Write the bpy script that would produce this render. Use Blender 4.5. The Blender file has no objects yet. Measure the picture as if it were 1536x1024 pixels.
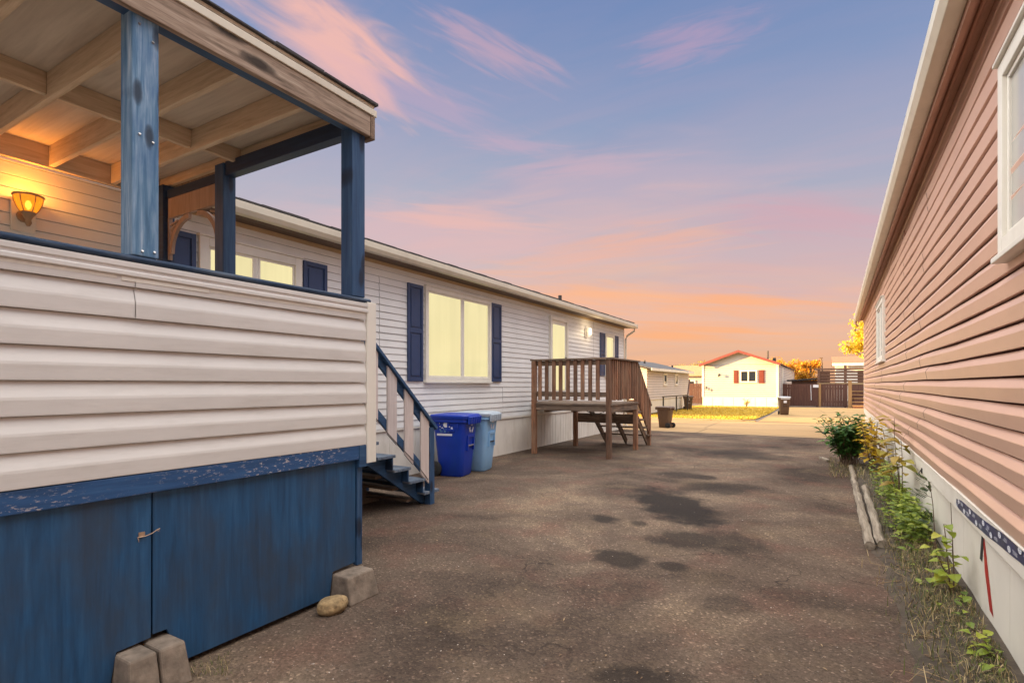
import bpy, bmesh, math, random
from mathutils import Vector, Matrix
R = random.Random(7)
S = bpy.context.scene
COL = S.collection
PI = math.pi

# ------------------------------------------------------------------ helpers
def lin(r, g, b):
    f = lambda c: (c/255/12.92) if c/255 <= .04045 else ((c/255+.055)/1.055)**2.4
    return (f(r), f(g), f(b), 1)

class MB:
    def __init__(s): s.v = []; s.f = []
    def add(s, vs, fs):
        n = len(s.v); s.v += [tuple(p) for p in vs]; s.f += [tuple(i+n for i in f) for f in fs]; return s
    def hexa(s, p):
        return s.add(p, [(0,3,2,1),(4,5,6,7),(0,1,5,4),(1,2,6,5),(2,3,7,6),(3,0,4,7)])
    def box(s, x0, x1, y0, y1, z0, z1):
        return s.hexa([(x0,y0,z0),(x1,y0,z0),(x1,y1,z0),(x0,y1,z0),(x0,y0,z1),(x1,y0,z1),(x1,y1,z1),(x0,y1,z1)])
    def bar(s, p, q, w, h, side=None):
        p = Vector(p); q = Vector(q); d = (q-p).normalized()
        a = Vector(side) if side else (d.cross(Vector((0,0,1))) if abs(d.z) < .99 else Vector((1,0,0)))
        a = (a - d*a.dot(d)).normalized(); b = d.cross(a)
        o = [-a*w/2-b*h/2, a*w/2-b*h/2, a*w/2+b*h/2, -a*w/2+b*h/2]
        return s.hexa([p+k for k in o]+[q+k for k in o])
    def prism(s, poly, axis, a, b):
        def P(u, w, t): return {'x':(t,u,w),'y':(u,t,w),'z':(u,w,t)}[axis]
        n = len(poly)
        vs = [P(u,w,a) for u,w in poly]+[P(u,w,b) for u,w in poly]
        fs = [tuple(range(n-1,-1,-1)), tuple(range(n,2*n))]+[(i,(i+1)%n,n+(i+1)%n,n+i) for i in range(n)]
        return s.add(vs, fs)
    def tube(s, pts, r, n=8, r1=None):
        pts = [Vector(p) for p in pts]; m = len(pts); vs = []; fs = []
        for i, p in enumerate(pts):
            d = (pts[min(i+1,m-1)]-pts[max(i-1,0)]).normalized()
            a = d.cross(Vector((0.13,0.2,1))) if abs(d.z) < .95 else d.cross(Vector((1,0.1,0)))
            a.normalize(); b = d.cross(a)
            rr = r if r1 is None else r+(r1-r)*i/(m-1)
            vs += [p+a*rr*math.cos(2*PI*k/n)+b*rr*math.sin(2*PI*k/n) for k in range(n)]
        for i in range(m-1):
            fs += [(i*n+k,i*n+(k+1)%n,(i+1)*n+(k+1)%n,(i+1)*n+k) for k in range(n)]
        fs += [tuple(range(n-1,-1,-1)), tuple(range((m-1)*n,m*n))]
        return s.add(vs, fs)
    def lathe(s, prof, c, n=20):
        vs = []; fs = []; m = len(prof)
        for r, z in prof: vs += [(c[0]+r*math.cos(2*PI*k/n), c[1]+r*math.sin(2*PI*k/n), c[2]+z) for k in range(n)]
        for i in range(m-1): fs += [(i*n+k,i*n+(k+1)%n,(i+1)*n+(k+1)%n,(i+1)*n+k) for k in range(n)]
        fs += [tuple(range(n-1,-1,-1)), tuple(range((m-1)*n,m*n))]
        return s.add(vs, fs)
    def rings(s, rings, cap=True):
        n = len(rings[0]); vs = [p for r in rings for p in r]; fs = []
        for i in range(len(rings)-1): fs += [(i*n+k,i*n+(k+1)%n,(i+1)*n+(k+1)%n,(i+1)*n+k) for k in range(n)]
        if cap: fs += [tuple(range(n-1,-1,-1)), tuple(range((len(rings)-1)*n,len(rings)*n))]
        return s.add(vs, fs)
    def leaf(s, b, d, L, W, up=None, droop=.25, fold=.12):
        b = Vector(b); d = Vector(d).normalized()
        up = Vector(up) if up else Vector((R.uniform(-.4,.4),R.uniform(-.4,.4),1))
        a = d.cross(up)
        if a.length < .05: a = d.cross(Vector((1,.3,0)))
        a.normalize(); n = a.cross(d)
        m = b+d*L*.42; t = b+d*L-n*L*droop; m2 = b+d*L*.75-n*L*droop*.45
        dn = n*W*fold
        vs = [b, m-a*W/2+dn, m2-a*W*.34+dn*.7, t, m2+a*W*.34+dn*.7, m+a*W/2+dn, m, m2]
        return s.add(vs, [(0,6,1),(1,6,7,2),(2,7,3),(0,5,6),(5,4,7,6),(4,3,7)])
    def build(s, name, mat, parent=None, bevel=0, smooth=False, recalc=True, seg=2):
        me = bpy.data.meshes.new(name); me.from_pydata(s.v, [], s.f)
        if recalc:
            bm = bmesh.new(); bm.from_mesh(me); bmesh.ops.recalc_face_normals(bm, faces=bm.faces); bm.to_mesh(me); bm.free()
        if smooth:
            for p in me.polygons: p.use_smooth = True
        me.materials.append(mat); me.update()
        o = bpy.data.objects.new(name, me); COL.objects.link(o)
        if parent: o.parent = parent
        if smooth:
            try: me.set_sharp_from_angle(angle=math.radians(40))
            except Exception: pass
        if bevel:
            b = o.modifiers.new('b', 'BEVEL'); b.width = bevel; b.segments = seg; b.limit_method = 'ANGLE'; b.angle_limit = math.radians(40)
        return o

def tag(o, label=None, cat=None, group=None, kind=None):
    if label: o['label'] = label
    if cat: o['category'] = cat
    if group: o['group'] = group
    if kind: o['kind'] = kind
    return o
def thing(name, label, cat, loc=(0,0,0), rz=0, group=None):
    o = bpy.data.objects.new(name, None); COL.objects.link(o)
    o.location = loc; o.rotation_euler = (0,0,rz); o.empty_display_size = .2
    return tag(o, label, cat, group)
def copy_tree(o, parent=None):
    c = o.copy(); COL.objects.link(c)
    if parent: c.parent = parent
    for ch in list(o.children): copy_tree(ch, c)
    return c

# ------------------------------------------------------------------ materials
class NT:
    def __init__(s, name):
        s.m = bpy.data.materials.new(name); s.m.use_nodes = True; s.t = s.m.node_tree; s.n = s.t.nodes
        s.p = s.n['Principled BSDF']; s.geo = None
    def new(s, typ, **k):
        n = s.n.new(typ)
        for a, b in k.items(): setattr(n, a, b)
        return n
    def link(s, a, b): s.t.links.new(a, b)
    def coord(s, scale=(1,1,1), kind='Object'):
        c = s.new('ShaderNodeTexCoord'); m = s.new('ShaderNodeMapping'); m.inputs['Scale'].default_value = scale
        s.link(c.outputs[kind], m.inputs['Vector']); return m.outputs[0]
    def noise(s, scale, vec=None, detail=4, rough=.55, dist=0):
        n = s.new('ShaderNodeTexNoise'); n.inputs['Scale'].default_value = scale; n.inputs['Detail'].default_value = detail
        n.inputs['Roughness'].default_value = rough; n.inputs['Distortion'].default_value = dist
        s.link(vec or s.coord(), n.inputs['Vector']); return n.outputs['Fac']
    def ramp(s, fac, stops, interp='LINEAR'):
        r = s.new('ShaderNodeValToRGB'); e = r.color_ramp.elements; r.color_ramp.interpolation = interp
        while len(e) > 1: e.remove(e[-1])
        for i, (p, c) in enumerate(stops):
            if isinstance(c, (int, float)): c = (c,c,c,1)
            el = e[0] if i == 0 else e.new(p)
            el.position = p; el.color = c if len(c) == 4 else (*c,1)
        s.link(fac, r.inputs[0]); return r.outputs[0]
    def mix(s, fac, a, b, mode='MIX'):
        m = s.new('ShaderNodeMix', data_type='RGBA', blend_type=mode, clamp_factor=False)
        for v, i in ((fac,0),(a,6),(b,7)):
            if hasattr(v, 'is_linked') or isinstance(v, bpy.types.NodeSocket): s.link(v, m.inputs[i])
            elif i == 0: m.inputs[0].default_value = v
            else: m.inputs[i].default_value = v if len(v) == 4 else (*v,1)
        return m.outputs[2]
    def math(s, op, a, b=0):
        m = s.new('ShaderNodeMath', operation=op)
        for v, i in ((a,0),(b,1)):
            if isinstance(v, bpy.types.NodeSocket): s.link(v, m.inputs[i])
            else: m.inputs[i].default_value = v
        return m.outputs[0]
    def bump(s, h, strength=.3, dist=.01, prev=None):
        b = s.new('ShaderNodeBump'); b.inputs['Strength'].default_value = strength; b.inputs['Distance'].default_value = dist
        s.link(h, b.inputs['Height'])
        if prev: s.link(prev, b.inputs['Normal'])
        s.link(b.outputs[0], s.p.inputs['Normal']); return b.outputs[0]
    def color(s, c):
        if isinstance(c, bpy.types.NodeSocket): s.link(c, s.p.inputs['Base Color'])
        else: s.p.inputs['Base Color'].default_value = c if len(c) == 4 else (*c,1)
    def rough(s, r):
        if isinstance(r, bpy.types.NodeSocket): s.link(r, s.p.inputs['Roughness'])
        else: s.p.inputs['Roughness'].default_value = r
def c3(c, k): return (c[0]*k, c[1]*k, c[2]*k, 1)

def m_plain(name, c, rough=.6, var=.12, scale=6, stretch=(1,1,1), bump=.08, bscale=60, metal=0, dirt=None, dscale=2.2):
    n = NT(name); v = n.coord(stretch)
    f = n.noise(scale, v)
    col = n.ramp(f, [(.25,c3(c,1-var)),(.75,c3(c,1+var))])
    if dirt:
        g = n.noise(dscale, n.coord((1,1,.35) if dscale < 5 else (1,1,1)), 6, .65)
        k = n.ramp(g, [(.52,0),(.75,1)]); col = n.mix(n.math('MULTIPLY', k, dirt[1]), col, dirt[0])
    n.color(col); n.rough(rough); n.p.inputs['Metallic'].default_value = metal
    if bump: n.bump(n.noise(bscale, v, 3), bump, .004)
    return n.m

def m_wood(name, cols, axis='z', rough=.75, knots=None, kscale=6.5, flake=None, grain=1.0, bump=.35, patch=None, rnd=0):
    """grain runs along axis"""
    n = NT(name); k = {'x':(.07,1,1),'y':(1,.07,1),'z':(1,1,.07)}[axis]
    v = n.coord(k)
    g = n.noise(26*grain, v, 7, .62, .6); g2 = n.noise(95*grain, v, 3, .6)
    f = n.math('ADD', n.math('MULTIPLY', g, .75), n.math('MULTIPLY', g2, .25))
    N = len(cols)-1
    col = n.ramp(f, [(.3+.4*i/N, c) for i, c in enumerate(cols)])
    if patch:
        pf = n.ramp(n.noise(3.0, n.coord((1,1,.5)), 5, .6), [(.45,0),(.68,1)])
        col = n.mix(n.math('MULTIPLY', pf, patch[1]), col, patch[0])
    ks = {'x':(.35,1,1),'y':(1,.35,1),'z':(1,1,.35)}[axis]
    if knots:
        w = n.new('ShaderNodeTexVoronoi', feature='F1'); w.inputs['Scale'].default_value = kscale
        w.voronoi_dimensions = '2D'; sp_ = n.new('ShaderNodeSeparateXYZ'); n.link(n.coord(), sp_.inputs[0]); cb_ = n.new('ShaderNodeCombineXYZ')
        i0, i1, k0, k1 = {'x':(0,1,.35,1),'y':(1,2,.3,1),'z':(1,2,1,.35)}[axis]
        n.link(n.math('MULTIPLY', sp_.outputs[i0], k0), cb_.inputs[0]); n.link(n.math('MULTIPLY', sp_.outputs[i1], k1), cb_.inputs[1])
        n.link(cb_.outputs[0], w.inputs['Vector'])
        wj = n.math('ADD', w.outputs['Distance'], n.math('MULTIPLY', n.math('SUBTRACT', n.noise(14, None, 3), .5), .10))
        kk = n.ramp(wj, [(.08,.95),(.14,.7),(.20,.0)])
        col = n.mix(kk, col, knots)
    if flake:   # (colour, threshold, scale)
        ff = n.ramp(n.noise(flake[2], n.coord({'x':(.3,1,1),'y':(1,.3,1),'z':(1,1,.3)}[axis]), 8, .72), [(flake[1],0),(flake[1]+.02,1)])
        big = n.ramp(n.noise(1.6, None, 2), [(.42,0),(.55,1)])
        col = n.mix(n.math('MULTIPLY', ff, big), col, flake[0])
    if rnd:
        oi = n.new('ShaderNodeObjectInfo'); col = n.mix(1.0, col, n.ramp(oi.outputs['Random'], [(0,(1-rnd,1-rnd,1-rnd,1)),(.5,(1,.96,.92,1)),(1,(1+rnd,1+rnd*.8,1+rnd*.6,1))]), 'MULTIPLY')
    n.color(col); n.rough(rough)
    n.bump(f, bump, .004)
    return n.m

def m_island(name, stops, rough=.6, trans=0):
    n = NT(name); g = n.new('ShaderNodeNewGeometry')
    col = n.ramp(g.outputs['Random Per Island'], stops)
    n.color(col); n.rough(rough)
    if trans:
        tb = n.new('ShaderNodeBsdfTranslucent'); n.link(col, tb.inputs[0])
        mx = n.new('ShaderNodeMixShader'); mx.inputs[0].default_value = trans
        n.link(n.p.outputs[0], mx.inputs[1]); n.link(tb.outputs[0], mx.inputs[2])
        n.link(mx.outputs[0], n.n['Material Output'].inputs[0])
    return n.m

def m_emit(name, c, s, base=(.8,.8,.8,1), rough=.2):
    n = NT(name); n.color(base); n.rough(rough)
    n.p.inputs['Emission Color'].default_value = c; n.p.inputs['Emission Strength'].default_value = s
    return n.m

def m_litwindow(name, c, s):
    n = NT(name); n.color((.10,.09,.06,1)); n.rough(.12)
    f = n.noise(2.2, n.coord((1,1,.25)), 4)
    f2 = n.noise(22, n.coord((1,1,.02)), 3)
    f = n.math('ADD', n.math('MULTIPLY', f, .7), n.math('MULTIPLY', f2, .3))
    col = n.ramp(f, [(.3,c3(c,.86)),(.7,c3(c,1.08))])
    n.link(col, n.p.inputs['Emission Color']); n.p.inputs['Emission Strength'].default_value = s
    return n.m

def m_siding(name, c, rough=.5, dirt=(.3,.24,.18,1), da=.35, axis='y'):
    n = NT(name)
    f = n.noise(1.1, n.coord((1,1,1)), 5, .6)
    col = n.ramp(f, [(.3,c3(c,.93)),(.7,c3(c,1.05))])
    g = n.ramp(n.noise(9, n.coord((1,.25,2) if axis == 'y' else (.25,1,2)), 6, .7), [(.5,0),(.8,1)])
    col = n.mix(n.math('MULTIPLY', g, da), col, dirt)
    n.color(col); n.rough(rough)
    b = n.bump(n.noise(5, n.coord((1,.5,2)), 3), .12, .01)
    n.bump(n.noise(220, n.coord((1,.12,1) if axis == 'y' else (.12,1,1)), 2), .12, .002, b)
    return n.m

M = {}
EXPO = 2.4; EX = 2**-EXPO      # photographed with a long exposure at dusk
M['white_siding'] = m_siding('white_siding', lin(228,226,222), da=.14)
M['beige_siding'] = m_siding('beige_siding', lin(212,207,202), da=.28)
M['pink_siding'] = m_siding('pink_siding', (.62,.385,.285,1), rough=.36, dirt=(.38,.2,.14,1), da=.15)
M['pink_siding'].node_tree.nodes['Principled BSDF'].inputs['Specular IOR Level'].default_value = .85
M['cream_siding'] = m_siding('cream_siding', (.55,.51,.44,1), da=.05, axis='x')
M['grey_siding'] = m_siding('grey_siding', lin(205,195,188), da=.1)
M['skirt_white'] = m_plain('skirt_white', lin(222,216,206), .55, .05, 3, bump=.05, bscale=20, dirt=((.36,.29,.2,1),.45))
M['skirt_clean'] = m_plain('skirt_clean', lin(225,218,205), .55, .05, 3, bump=.05, bscale=20, dirt=((.4,.34,.26,1),.25))
M['trim_white'] = m_plain('trim_white', lin(226,220,208), .5, .05, 4, bump=.05, dirt=((.4,.34,.27,1),.25))
M['gutter'] = m_plain('gutter', lin(212,203,184), .4, .06, 4, bump=.03, dirt=((.35,.27,.2,1),.3))
M['soffit'] = m_plain('soffit', (.42,.22,.15,1), .6, .1, 4, dirt=((.12,.07,.05,1),.4))
M['dark_soffit'] = m_plain('dark_soffit', (.13,.085,.06,1), .6, .1, 4)
M['soffit_cream'] = m_plain('soffit_cream', (.5,.36,.2,1), .6, .1, 4)
M['shingle'] = m_plain('shingle', (.05,.045,.045,1), .9, .35, 9, bump=.6, bscale=70)
M['shingle_grey'] = m_plain('shingle_grey', (.09,.085,.085,1), .9, .3, 9, bump=.5)
M['shingle_tan'] = m_plain('shingle_tan', (.38,.2,.09,1), .9, .25, 6, bump=.5)
M['shingle_brown'] = m_plain('shingle_brown', (.26,.13,.07,1), .9, .25, 6, bump=.5)
M['red_backing'] = m_plain('red_backing', (.10,.018,.014,1), .9)  # dark red behind siding gaps, painted shade under the laps
M['backing'] = m_plain('backing', (.045,.03,.028,1), .9)  # dark behind siding gaps, gives painted shadow lines under the laps
BL = (.012,.055,.16,1)
M['blue_wood'] = m_wood('blue_wood', [(.010,.032,.08,1),(.018,.06,.14,1),(.045,.10,.19,1)], 'z', .6, knots=(.005,.012,.03,1))
M['blue_wood_y'] = m_wood('blue_wood_y', [(.010,.036,.09,1),(.018,.066,.155,1),(.045,.11,.21,1)], 'y', .6)
M['blue_band'] = m_wood('blue_band', [(.010,.045,.12,1),(.016,.07,.19,1),(.03,.10,.24,1)], 'y', .55, flake=((.5,.43,.40,1),.575,85))
M['blue_wood_x'] = m_wood('blue_wood_x', [(.004,.014,.04,1),(.009,.028,.07,1),(.018,.045,.10,1)], 'x', .6)
M['blue_cap'] = m_wood('blue_cap', [(.006,.02,.045,1),(.012,.035,.08,1),(.12,.15,.19,1)], 'y', .7)
M['blue_post'] = m_wood('blue_post', [(.04,.10,.19,1),(.08,.18,.30,1),(.20,.31,.44,1),(.48,.54,.60,1)], 'z', .65, knots=(.02,.035,.06,1), patch=((.024,.095,.25,1),.8), grain=1.0, kscale=8)
M['blue_ply'] = m_wood('blue_ply', [(.009,.044,.105,1),(.015,.074,.175,1),(.028,.11,.24,1)], 'z', .45, grain=.8, patch=((.032,.048,.075,1),.75), bump=.3)
M['shutter'] = m_plain('shutter', (.025,.05,.125,1), .45, .12, 6)
M['joist_wood'] = m_wood('joist_wood', [(.38,.27,.17,1),(.56,.42,.28,1),(.68,.54,.38,1)], 'x', .8)
M['joist_wood_y'] = m_wood('joist_wood_y', [(.38,.27,.17,1),(.56,.42,.28,1),(.68,.54,.38,1)], 'y', .8)
M['ceiling_ply'] = m_wood('ceiling_ply', [(.46,.37,.28,1),(.57,.47,.36,1),(.65,.55,.43,1)], 'x', .85, grain=.6, bump=.15)
M['fascia_wood'] = m_wood('fascia_wood', [(.07,.045,.03,1),(.30,.215,.155,1),(.50,.40,.31,1)], 'y', .85, knots=(.025,.015,.01,1), kscale=5, grain=1.2)
M['bracket_wood'] = m_wood('bracket_wood', [(.25,.16,.11,1),(.4,.27,.2,1)], 'z', .8)
M['deck_wood'] = m_wood('deck_wood', [(.05,.027,.02,1),(.21,.10,.055,1),(.40,.21,.12,1)], 'z', .8, patch=((.27,.19,.13,1),.55), rnd=.4)
M['deck_wood_x'] = m_wood('deck_wood_x', [(.05,.034,.026,1),(.19,.125,.085,1),(.36,.26,.18,1)], 'x', .85, patch=((.10,.08,.065,1),.6))
M['deck_wood_y'] = m_wood('deck_wood_y', [(.05,.034,.026,1),(.19,.125,.085,1),(.36,.26,.18,1)], 'y', .85, patch=((.10,.08,.065,1),.6))
M['picket_white'] = m_wood('picket_white', [(.52,.44,.42,1),(.62,.55,.53,1),(.7,.63,.6,1)], 'z', .6, bump=.15, patch=((.40,.30,.28,1),.35), rnd=.08)
M['tread'] = m_wood('tread', [(.06,.065,.08,1),(.10,.14,.2,1),(.28,.27,.26,1)], 'x', .75)
M['fence_wood'] = m_wood('fence_wood', [(.05,.022,.018,1),(.10,.045,.032,1),(.15,.07,.05,1)], 'z', .85)
M['gold_wood'] = m_wood('gold_wood', [(.22,.12,.05,1),(.4,.24,.10,1)], 'z', .8)
M['brown_wood_x'] = m_wood('brown_wood_x', [(.08,.04,.028,1),(.22,.11,.065,1)], 'x', .8)
M['plank'] = m_wood('plank', [(.08,.055,.04,1),(.2,.14,.1,1)], 'x', .9)
M['timber'] = m_wood('timber', [(.08,.06,.045,1),(.26,.21,.155,1),(.42,.36,.28,1)], 'y', .9, bump=.7)
M['concrete'] = m_plain('concrete', (.20,.155,.118,1), .95, .4, 14, bump=.9, bscale=38, dirt=((.07,.05,.036,1),.8), dscale=9)
M['rock'] = m_plain('rock', (.30,.205,.10,1), .85, .5, 22, bump=.8, bscale=40, dirt=((.07,.04,.02,1),1.0), dscale=26)
M['blue_plastic'] = m_plain('blue_plastic', (.003,.034,.36,1), .42, .12, 5, bump=.05, dirt=((.012,.06,.26,1),.6))
M['pale_blue_plastic'] = m_plain('pale_blue_plastic', (.24,.45,.70,1), .45, .08, 5, bump=.03, dirt=((.3,.36,.42,1),.4))
M['pale_lid'] = m_plain('pale_lid', (.38,.44,.50,1), .5, .1, 8)
M['brown_plastic'] = m_plain('brown_plastic', (.10,.055,.032,1), .45, .15, 6, bump=.03)
M['brown_lid'] = m_plain('brown_lid', (.16,.11,.085,1), .5, .15, 6)
M['grey_lid'] = m_plain('grey_lid', (.5,.5,.52,1), .5, .1, 6)
M['rubber'] = m_plain('rubber', (.02,.019,.02,1), .8)
M['decal_white'] = m_plain('decal_white', (.75,.76,.8,1), .5, .05)
M['decal_teal'] = m_plain('decal_teal', (.10,.22,.42,1), .5, .05)
M['metal'] = m_plain('metal', (.45,.42,.4,1), .4, .2, 20, metal=.8)
M['dark_metal'] = m_plain('dark_metal', (.03,.026,.025,1), .5, .2)
M['rust_metal'] = m_plain('rust_metal', (.45,.3,.2,1), .6, .3, 40, metal=.4)
M['lamp_frame'] = m_plain('lamp_frame', (.35,.22,.12,1), .5, .2, 20)
WARM = lin(255,240,180)
M['lit_window'] = m_litwindow('lit_window', lin(252,238,178), .86*EX)
M['lamp_glass_orange'] = m_emit('lamp_glass_orange', lin(255,160,30), 1.15*EX, (.6,.35,.1,1))
M['bulb'] = m_emit('bulb', lin(255,240,190), 6*EX)
M['lamp_glass_warm'] = m_emit('lamp_glass_warm', lin(255,235,190), 1.2*EX, (.7,.65,.55,1))
n = NT('lamp_glass_orange'); n.color((.5,.28,.06,1)); n.rough(.2); n.p.inputs['Emission Color'].default_value = lin(255,165,35); n.p.inputs['Emission Strength'].default_value = 1.0*EX
_tr = n.new('ShaderNodeBsdfTransparent'); _tr.inputs[0].default_value = (1,.75,.35,1); _mx = n.new('ShaderNodeMixShader'); _mx.inputs[0].default_value = .5
n.link(n.p.outputs[0], _mx.inputs[1]); n.link(_tr.outputs[0], _mx.inputs[2]); n.link(_mx.outputs[0], n.n['Material Output'].inputs[0]); M['lamp_glass_orange'] = n.m
n = NT('dark_glass'); n.color((.02,.025,.035,1)); n.rough(.05); M['dark_glass'] = n.m
n = NT('pale_glass'); n.color((.42,.40,.36,1)); n.rough(.08); M['pale_glass'] = n.m
M['red_shutter'] = m_plain('red_shutter', (.17,.035,.02,1), .5, .12)
M['red_fascia'] = m_plain('red_fascia', (.22,.055,.04,1), .5, .12)
M['red_strip'] = m_plain('red_strip', (.42,.012,.018,1), .4, .2, 12)
M['tape_blue'] = m_plain('tape_blue', (.016,.026,.105,1), .3, .25, 10, dirt=((.2,.2,.24,1),.3))
M['green_leaf'] = m_island('green_leaf', [(0,(.025,.085,.015,1)),(.5,(.06,.17,.028,1)),(.85,(.12,.24,.04,1)),(1,(.22,.26,.06,1))], .45, .25)
M['yellow_leaf'] = m_island('yellow_leaf', [(0,(.55,.36,.02,1)),(.5,(.70,.46,.03,1)),(.8,(.5,.38,.04,1)),(1,(.3,.15,.04,1))], .55, .3)
M['olive_leaf'] = m_island('olive_leaf', [(0,(.34,.22,.03,1)),(.5,(.46,.33,.04,1)),(1,(.26,.26,.04,1))], .55, .25)
M['lime_leaf'] = m_island('lime_leaf', [(0,(.20,.27,.025,1)),(.6,(.34,.40,.04,1)),(1,(.45,.42,.05,1))], .5, .3)
M['fern_leaf'] = m_island('fern_leaf', [(0,(.04,.075,.02,1)),(1,(.09,.13,.03,1))], .55, .2)
M['weed_leaf'] = m_island('weed_leaf', [(0,(.07,.12,.015,1)),(.5,(.19,.26,.025,1)),(1,(.36,.40,.05,1))], .55, .25)
M['stem'] = m_plain('stem', (.12,.075,.045,1), .8, .3, 30)
M['dry_grass'] = m_island('dry_grass', [(0,(.05,.07,.015,1)),(.35,(.12,.14,.03,1)),(.55,(.19,.14,.055,1)),(.85,(.34,.24,.11,1)),(1,(.6,.46,.25,1))], .8)
M['gold_grass'] = m_island('gold_grass', [(0,(.34,.22,.02,1)),(.5,(.56,.36,.03,1)),(1,(.66,.46,.06,1))], .8)  # brightened gold stands in for sunlight on the far lawn
M['gold_tree'] = m_island('gold_tree', [(0,(.40,.16,.012,1)),(.5,(.62,.30,.02,1)),(1,(.72,.45,.04,1))], .6, .4)
M['yellow_tree'] = m_island('yellow_tree', [(0,(.45,.32,.02,1)),(.6,(.65,.50,.04,1)),(1,(.7,.58,.1,1))], .6, .35)
M['bark'] = m_plain('bark', (.09,.06,.04,1), .9, .3, 12, bump=.5)
M['stone_bits'] = m_island('stone_bits', [(0,(.04,.03,.026,1)),(.6,(.13,.10,.08,1)),(.92,(.26,.21,.17,1)),(1,(.55,.48,.42,1))], .8)
M['litter'] = m_island('litter', [(0,(.06,.035,.02,1)),(.7,(.2,.12,.06,1)),(1,(.4,.28,.15,1))], .8)

# ground: driveway asphalt with stains
def asphalt():
    n = NT('driveway_asphalt'); P = n.coord()
    big = n.noise(.55, P, 6, .6, .5)
    col = n.ramp(big, [(.32,(.040,.028,.021,1)),(.43,(.076,.053,.039,1)),(.54,(.118,.084,.061,1)),(.66,(.190,.136,.092,1))])
    red = n.ramp(n.noise(1.7, P, 4), [(.5,0),(.7,1)])
    col = n.mix(n.math('MULTIPLY', red, .5), col, (.125,.060,.044,1))
    dust = n.ramp(n.noise(.9, n.coord((1,1.3,1)), 6, .65, .4), [(.52,0),(.72,1)])
    col = n.mix(n.math('MULTIPLY', dust, .4), col, (.205,.145,.085,1))
    # aggregate
    vo = n.new('ShaderNodeTexVoronoi'); vo.inputs['Scale'].default_value = 75; n.link(P, vo.inputs['Vector'])
    sep = n.new('ShaderNodeSeparateColor'); n.link(vo.outputs['Color'], sep.inputs[0])
    ag = n.ramp(sep.outputs[0], [(0,.55),(.5,.95),(.85,1.15),(.96,1.6),(1,2.8)])
    col = n.mix(.68, col, ag, 'MULTIPLY')
    fine = n.noise(140, P, 3, .7)
    col = n.mix(.5, col, n.ramp(fine, [(.3,.55),(.7,1.5)]), 'MULTIPLY')
    # stains: ellipses in metres on the ground, edges broken up by noise
    warp = n.math('MULTIPLY', n.math('SUBTRACT', n.noise(2.4, P, 6, .65), .5), 1.9)
    sx = n.new('ShaderNodeSeparateXYZ'); n.link(P, sx.inputs[0])
    tot = None
    for (cx, cy, rx, ry, a, k) in STAINS:
        ca, sa = math.cos(a), math.sin(a)
        dx = n.math('SUBTRACT', sx.outputs[0], cx); dy = n.math('SUBTRACT', sx.outputs[1], cy)
        u = n.math('MULTIPLY', n.math('ADD', n.math('MULTIPLY', dx, ca), n.math('MULTIPLY', dy, sa)), 1/rx)
        w = n.math('MULTIPLY', n.math('SUBTRACT', n.math('MULTIPLY', dy, ca), n.math('MULTIPLY', dx, sa)), 1/ry)
        r = n.math('SQRT', n.math('ADD', n.math('MULTIPLY', u, u), n.math('MULTIPLY', w, w)))
        f = n.math('MULTIPLY', n.ramp(n.math('MULTIPLY', n.math('ADD', r, warp), .5), [(.34,1),(.60,0)]), k*.95)
        tot = f if tot is None else n.math('MAXIMUM', tot, f)
    col = n.mix(tot, col, (.011,.0075,.0055,1))
    ck = n.new('ShaderNodeTexVoronoi', feature='DISTANCE_TO_EDGE'); ck.inputs['Scale'].default_value = .55
    wv = n.new('ShaderNodeVectorMath', operation='ADD'); n.link(P, wv.inputs[0])
    nzc = n.new('ShaderNodeTexNoise'); nzc.inputs['Scale'].default_value = 1.6; nzc.inputs['Detail'].default_value = 6; n.link(P, nzc.inputs['Vector'])
    n.link(nzc.outputs['Color'], wv.inputs[1]); n.link(wv.outputs[0], ck.inputs['Vector'])
    crk = n.math('MULTIPLY', n.ramp(ck.outputs['Distance'], [(0,.8),(.007,0)]), n.ramp(n.noise(.8, P, 2), [(.48,0),(.6,1)]))
    col = n.mix(crk, col, (.012,.009,.007,1))
    n.color(col); n.p.inputs['Specular IOR Level'].default_value = .2
    n.rough(n.ramp(tot, [(0,.92),(1,.75)]))
    b = n.bump(n.noise(1.2, P, 4), .25, .05)
    b = n.bump(vo.outputs['Distance'], .45, .008, b)
    n.bump(fine, .5, .006, b)
    return n.m

# ------------------------------------------------------------------ camera
H = 1.5; F = 800; V0 = 576; YAW = math.radians(30.6)
def G(u, v):
    """ground point seen at a photo pixel: used only to read positions off the photo"""
    d = H*F/(v-V0); t = (u-768)/F
    return (d*(-math.sin(YAW)+t*math.cos(YAW)), d*(math.cos(YAW)+t*math.sin(YAW)))
cam = bpy.data.cameras.new('camera'); co = bpy.data.objects.new('camera', cam); COL.objects.link(co)
co.location = (0,0,H); co.rotation_euler = (PI/2, 0, YAW)
cam.sensor_width = 36; cam.lens = 36*F/1536; cam.shift_y = (V0-512)/1536; cam.clip_end = 3000; cam.clip_start = .05
S.camera = co

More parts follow.
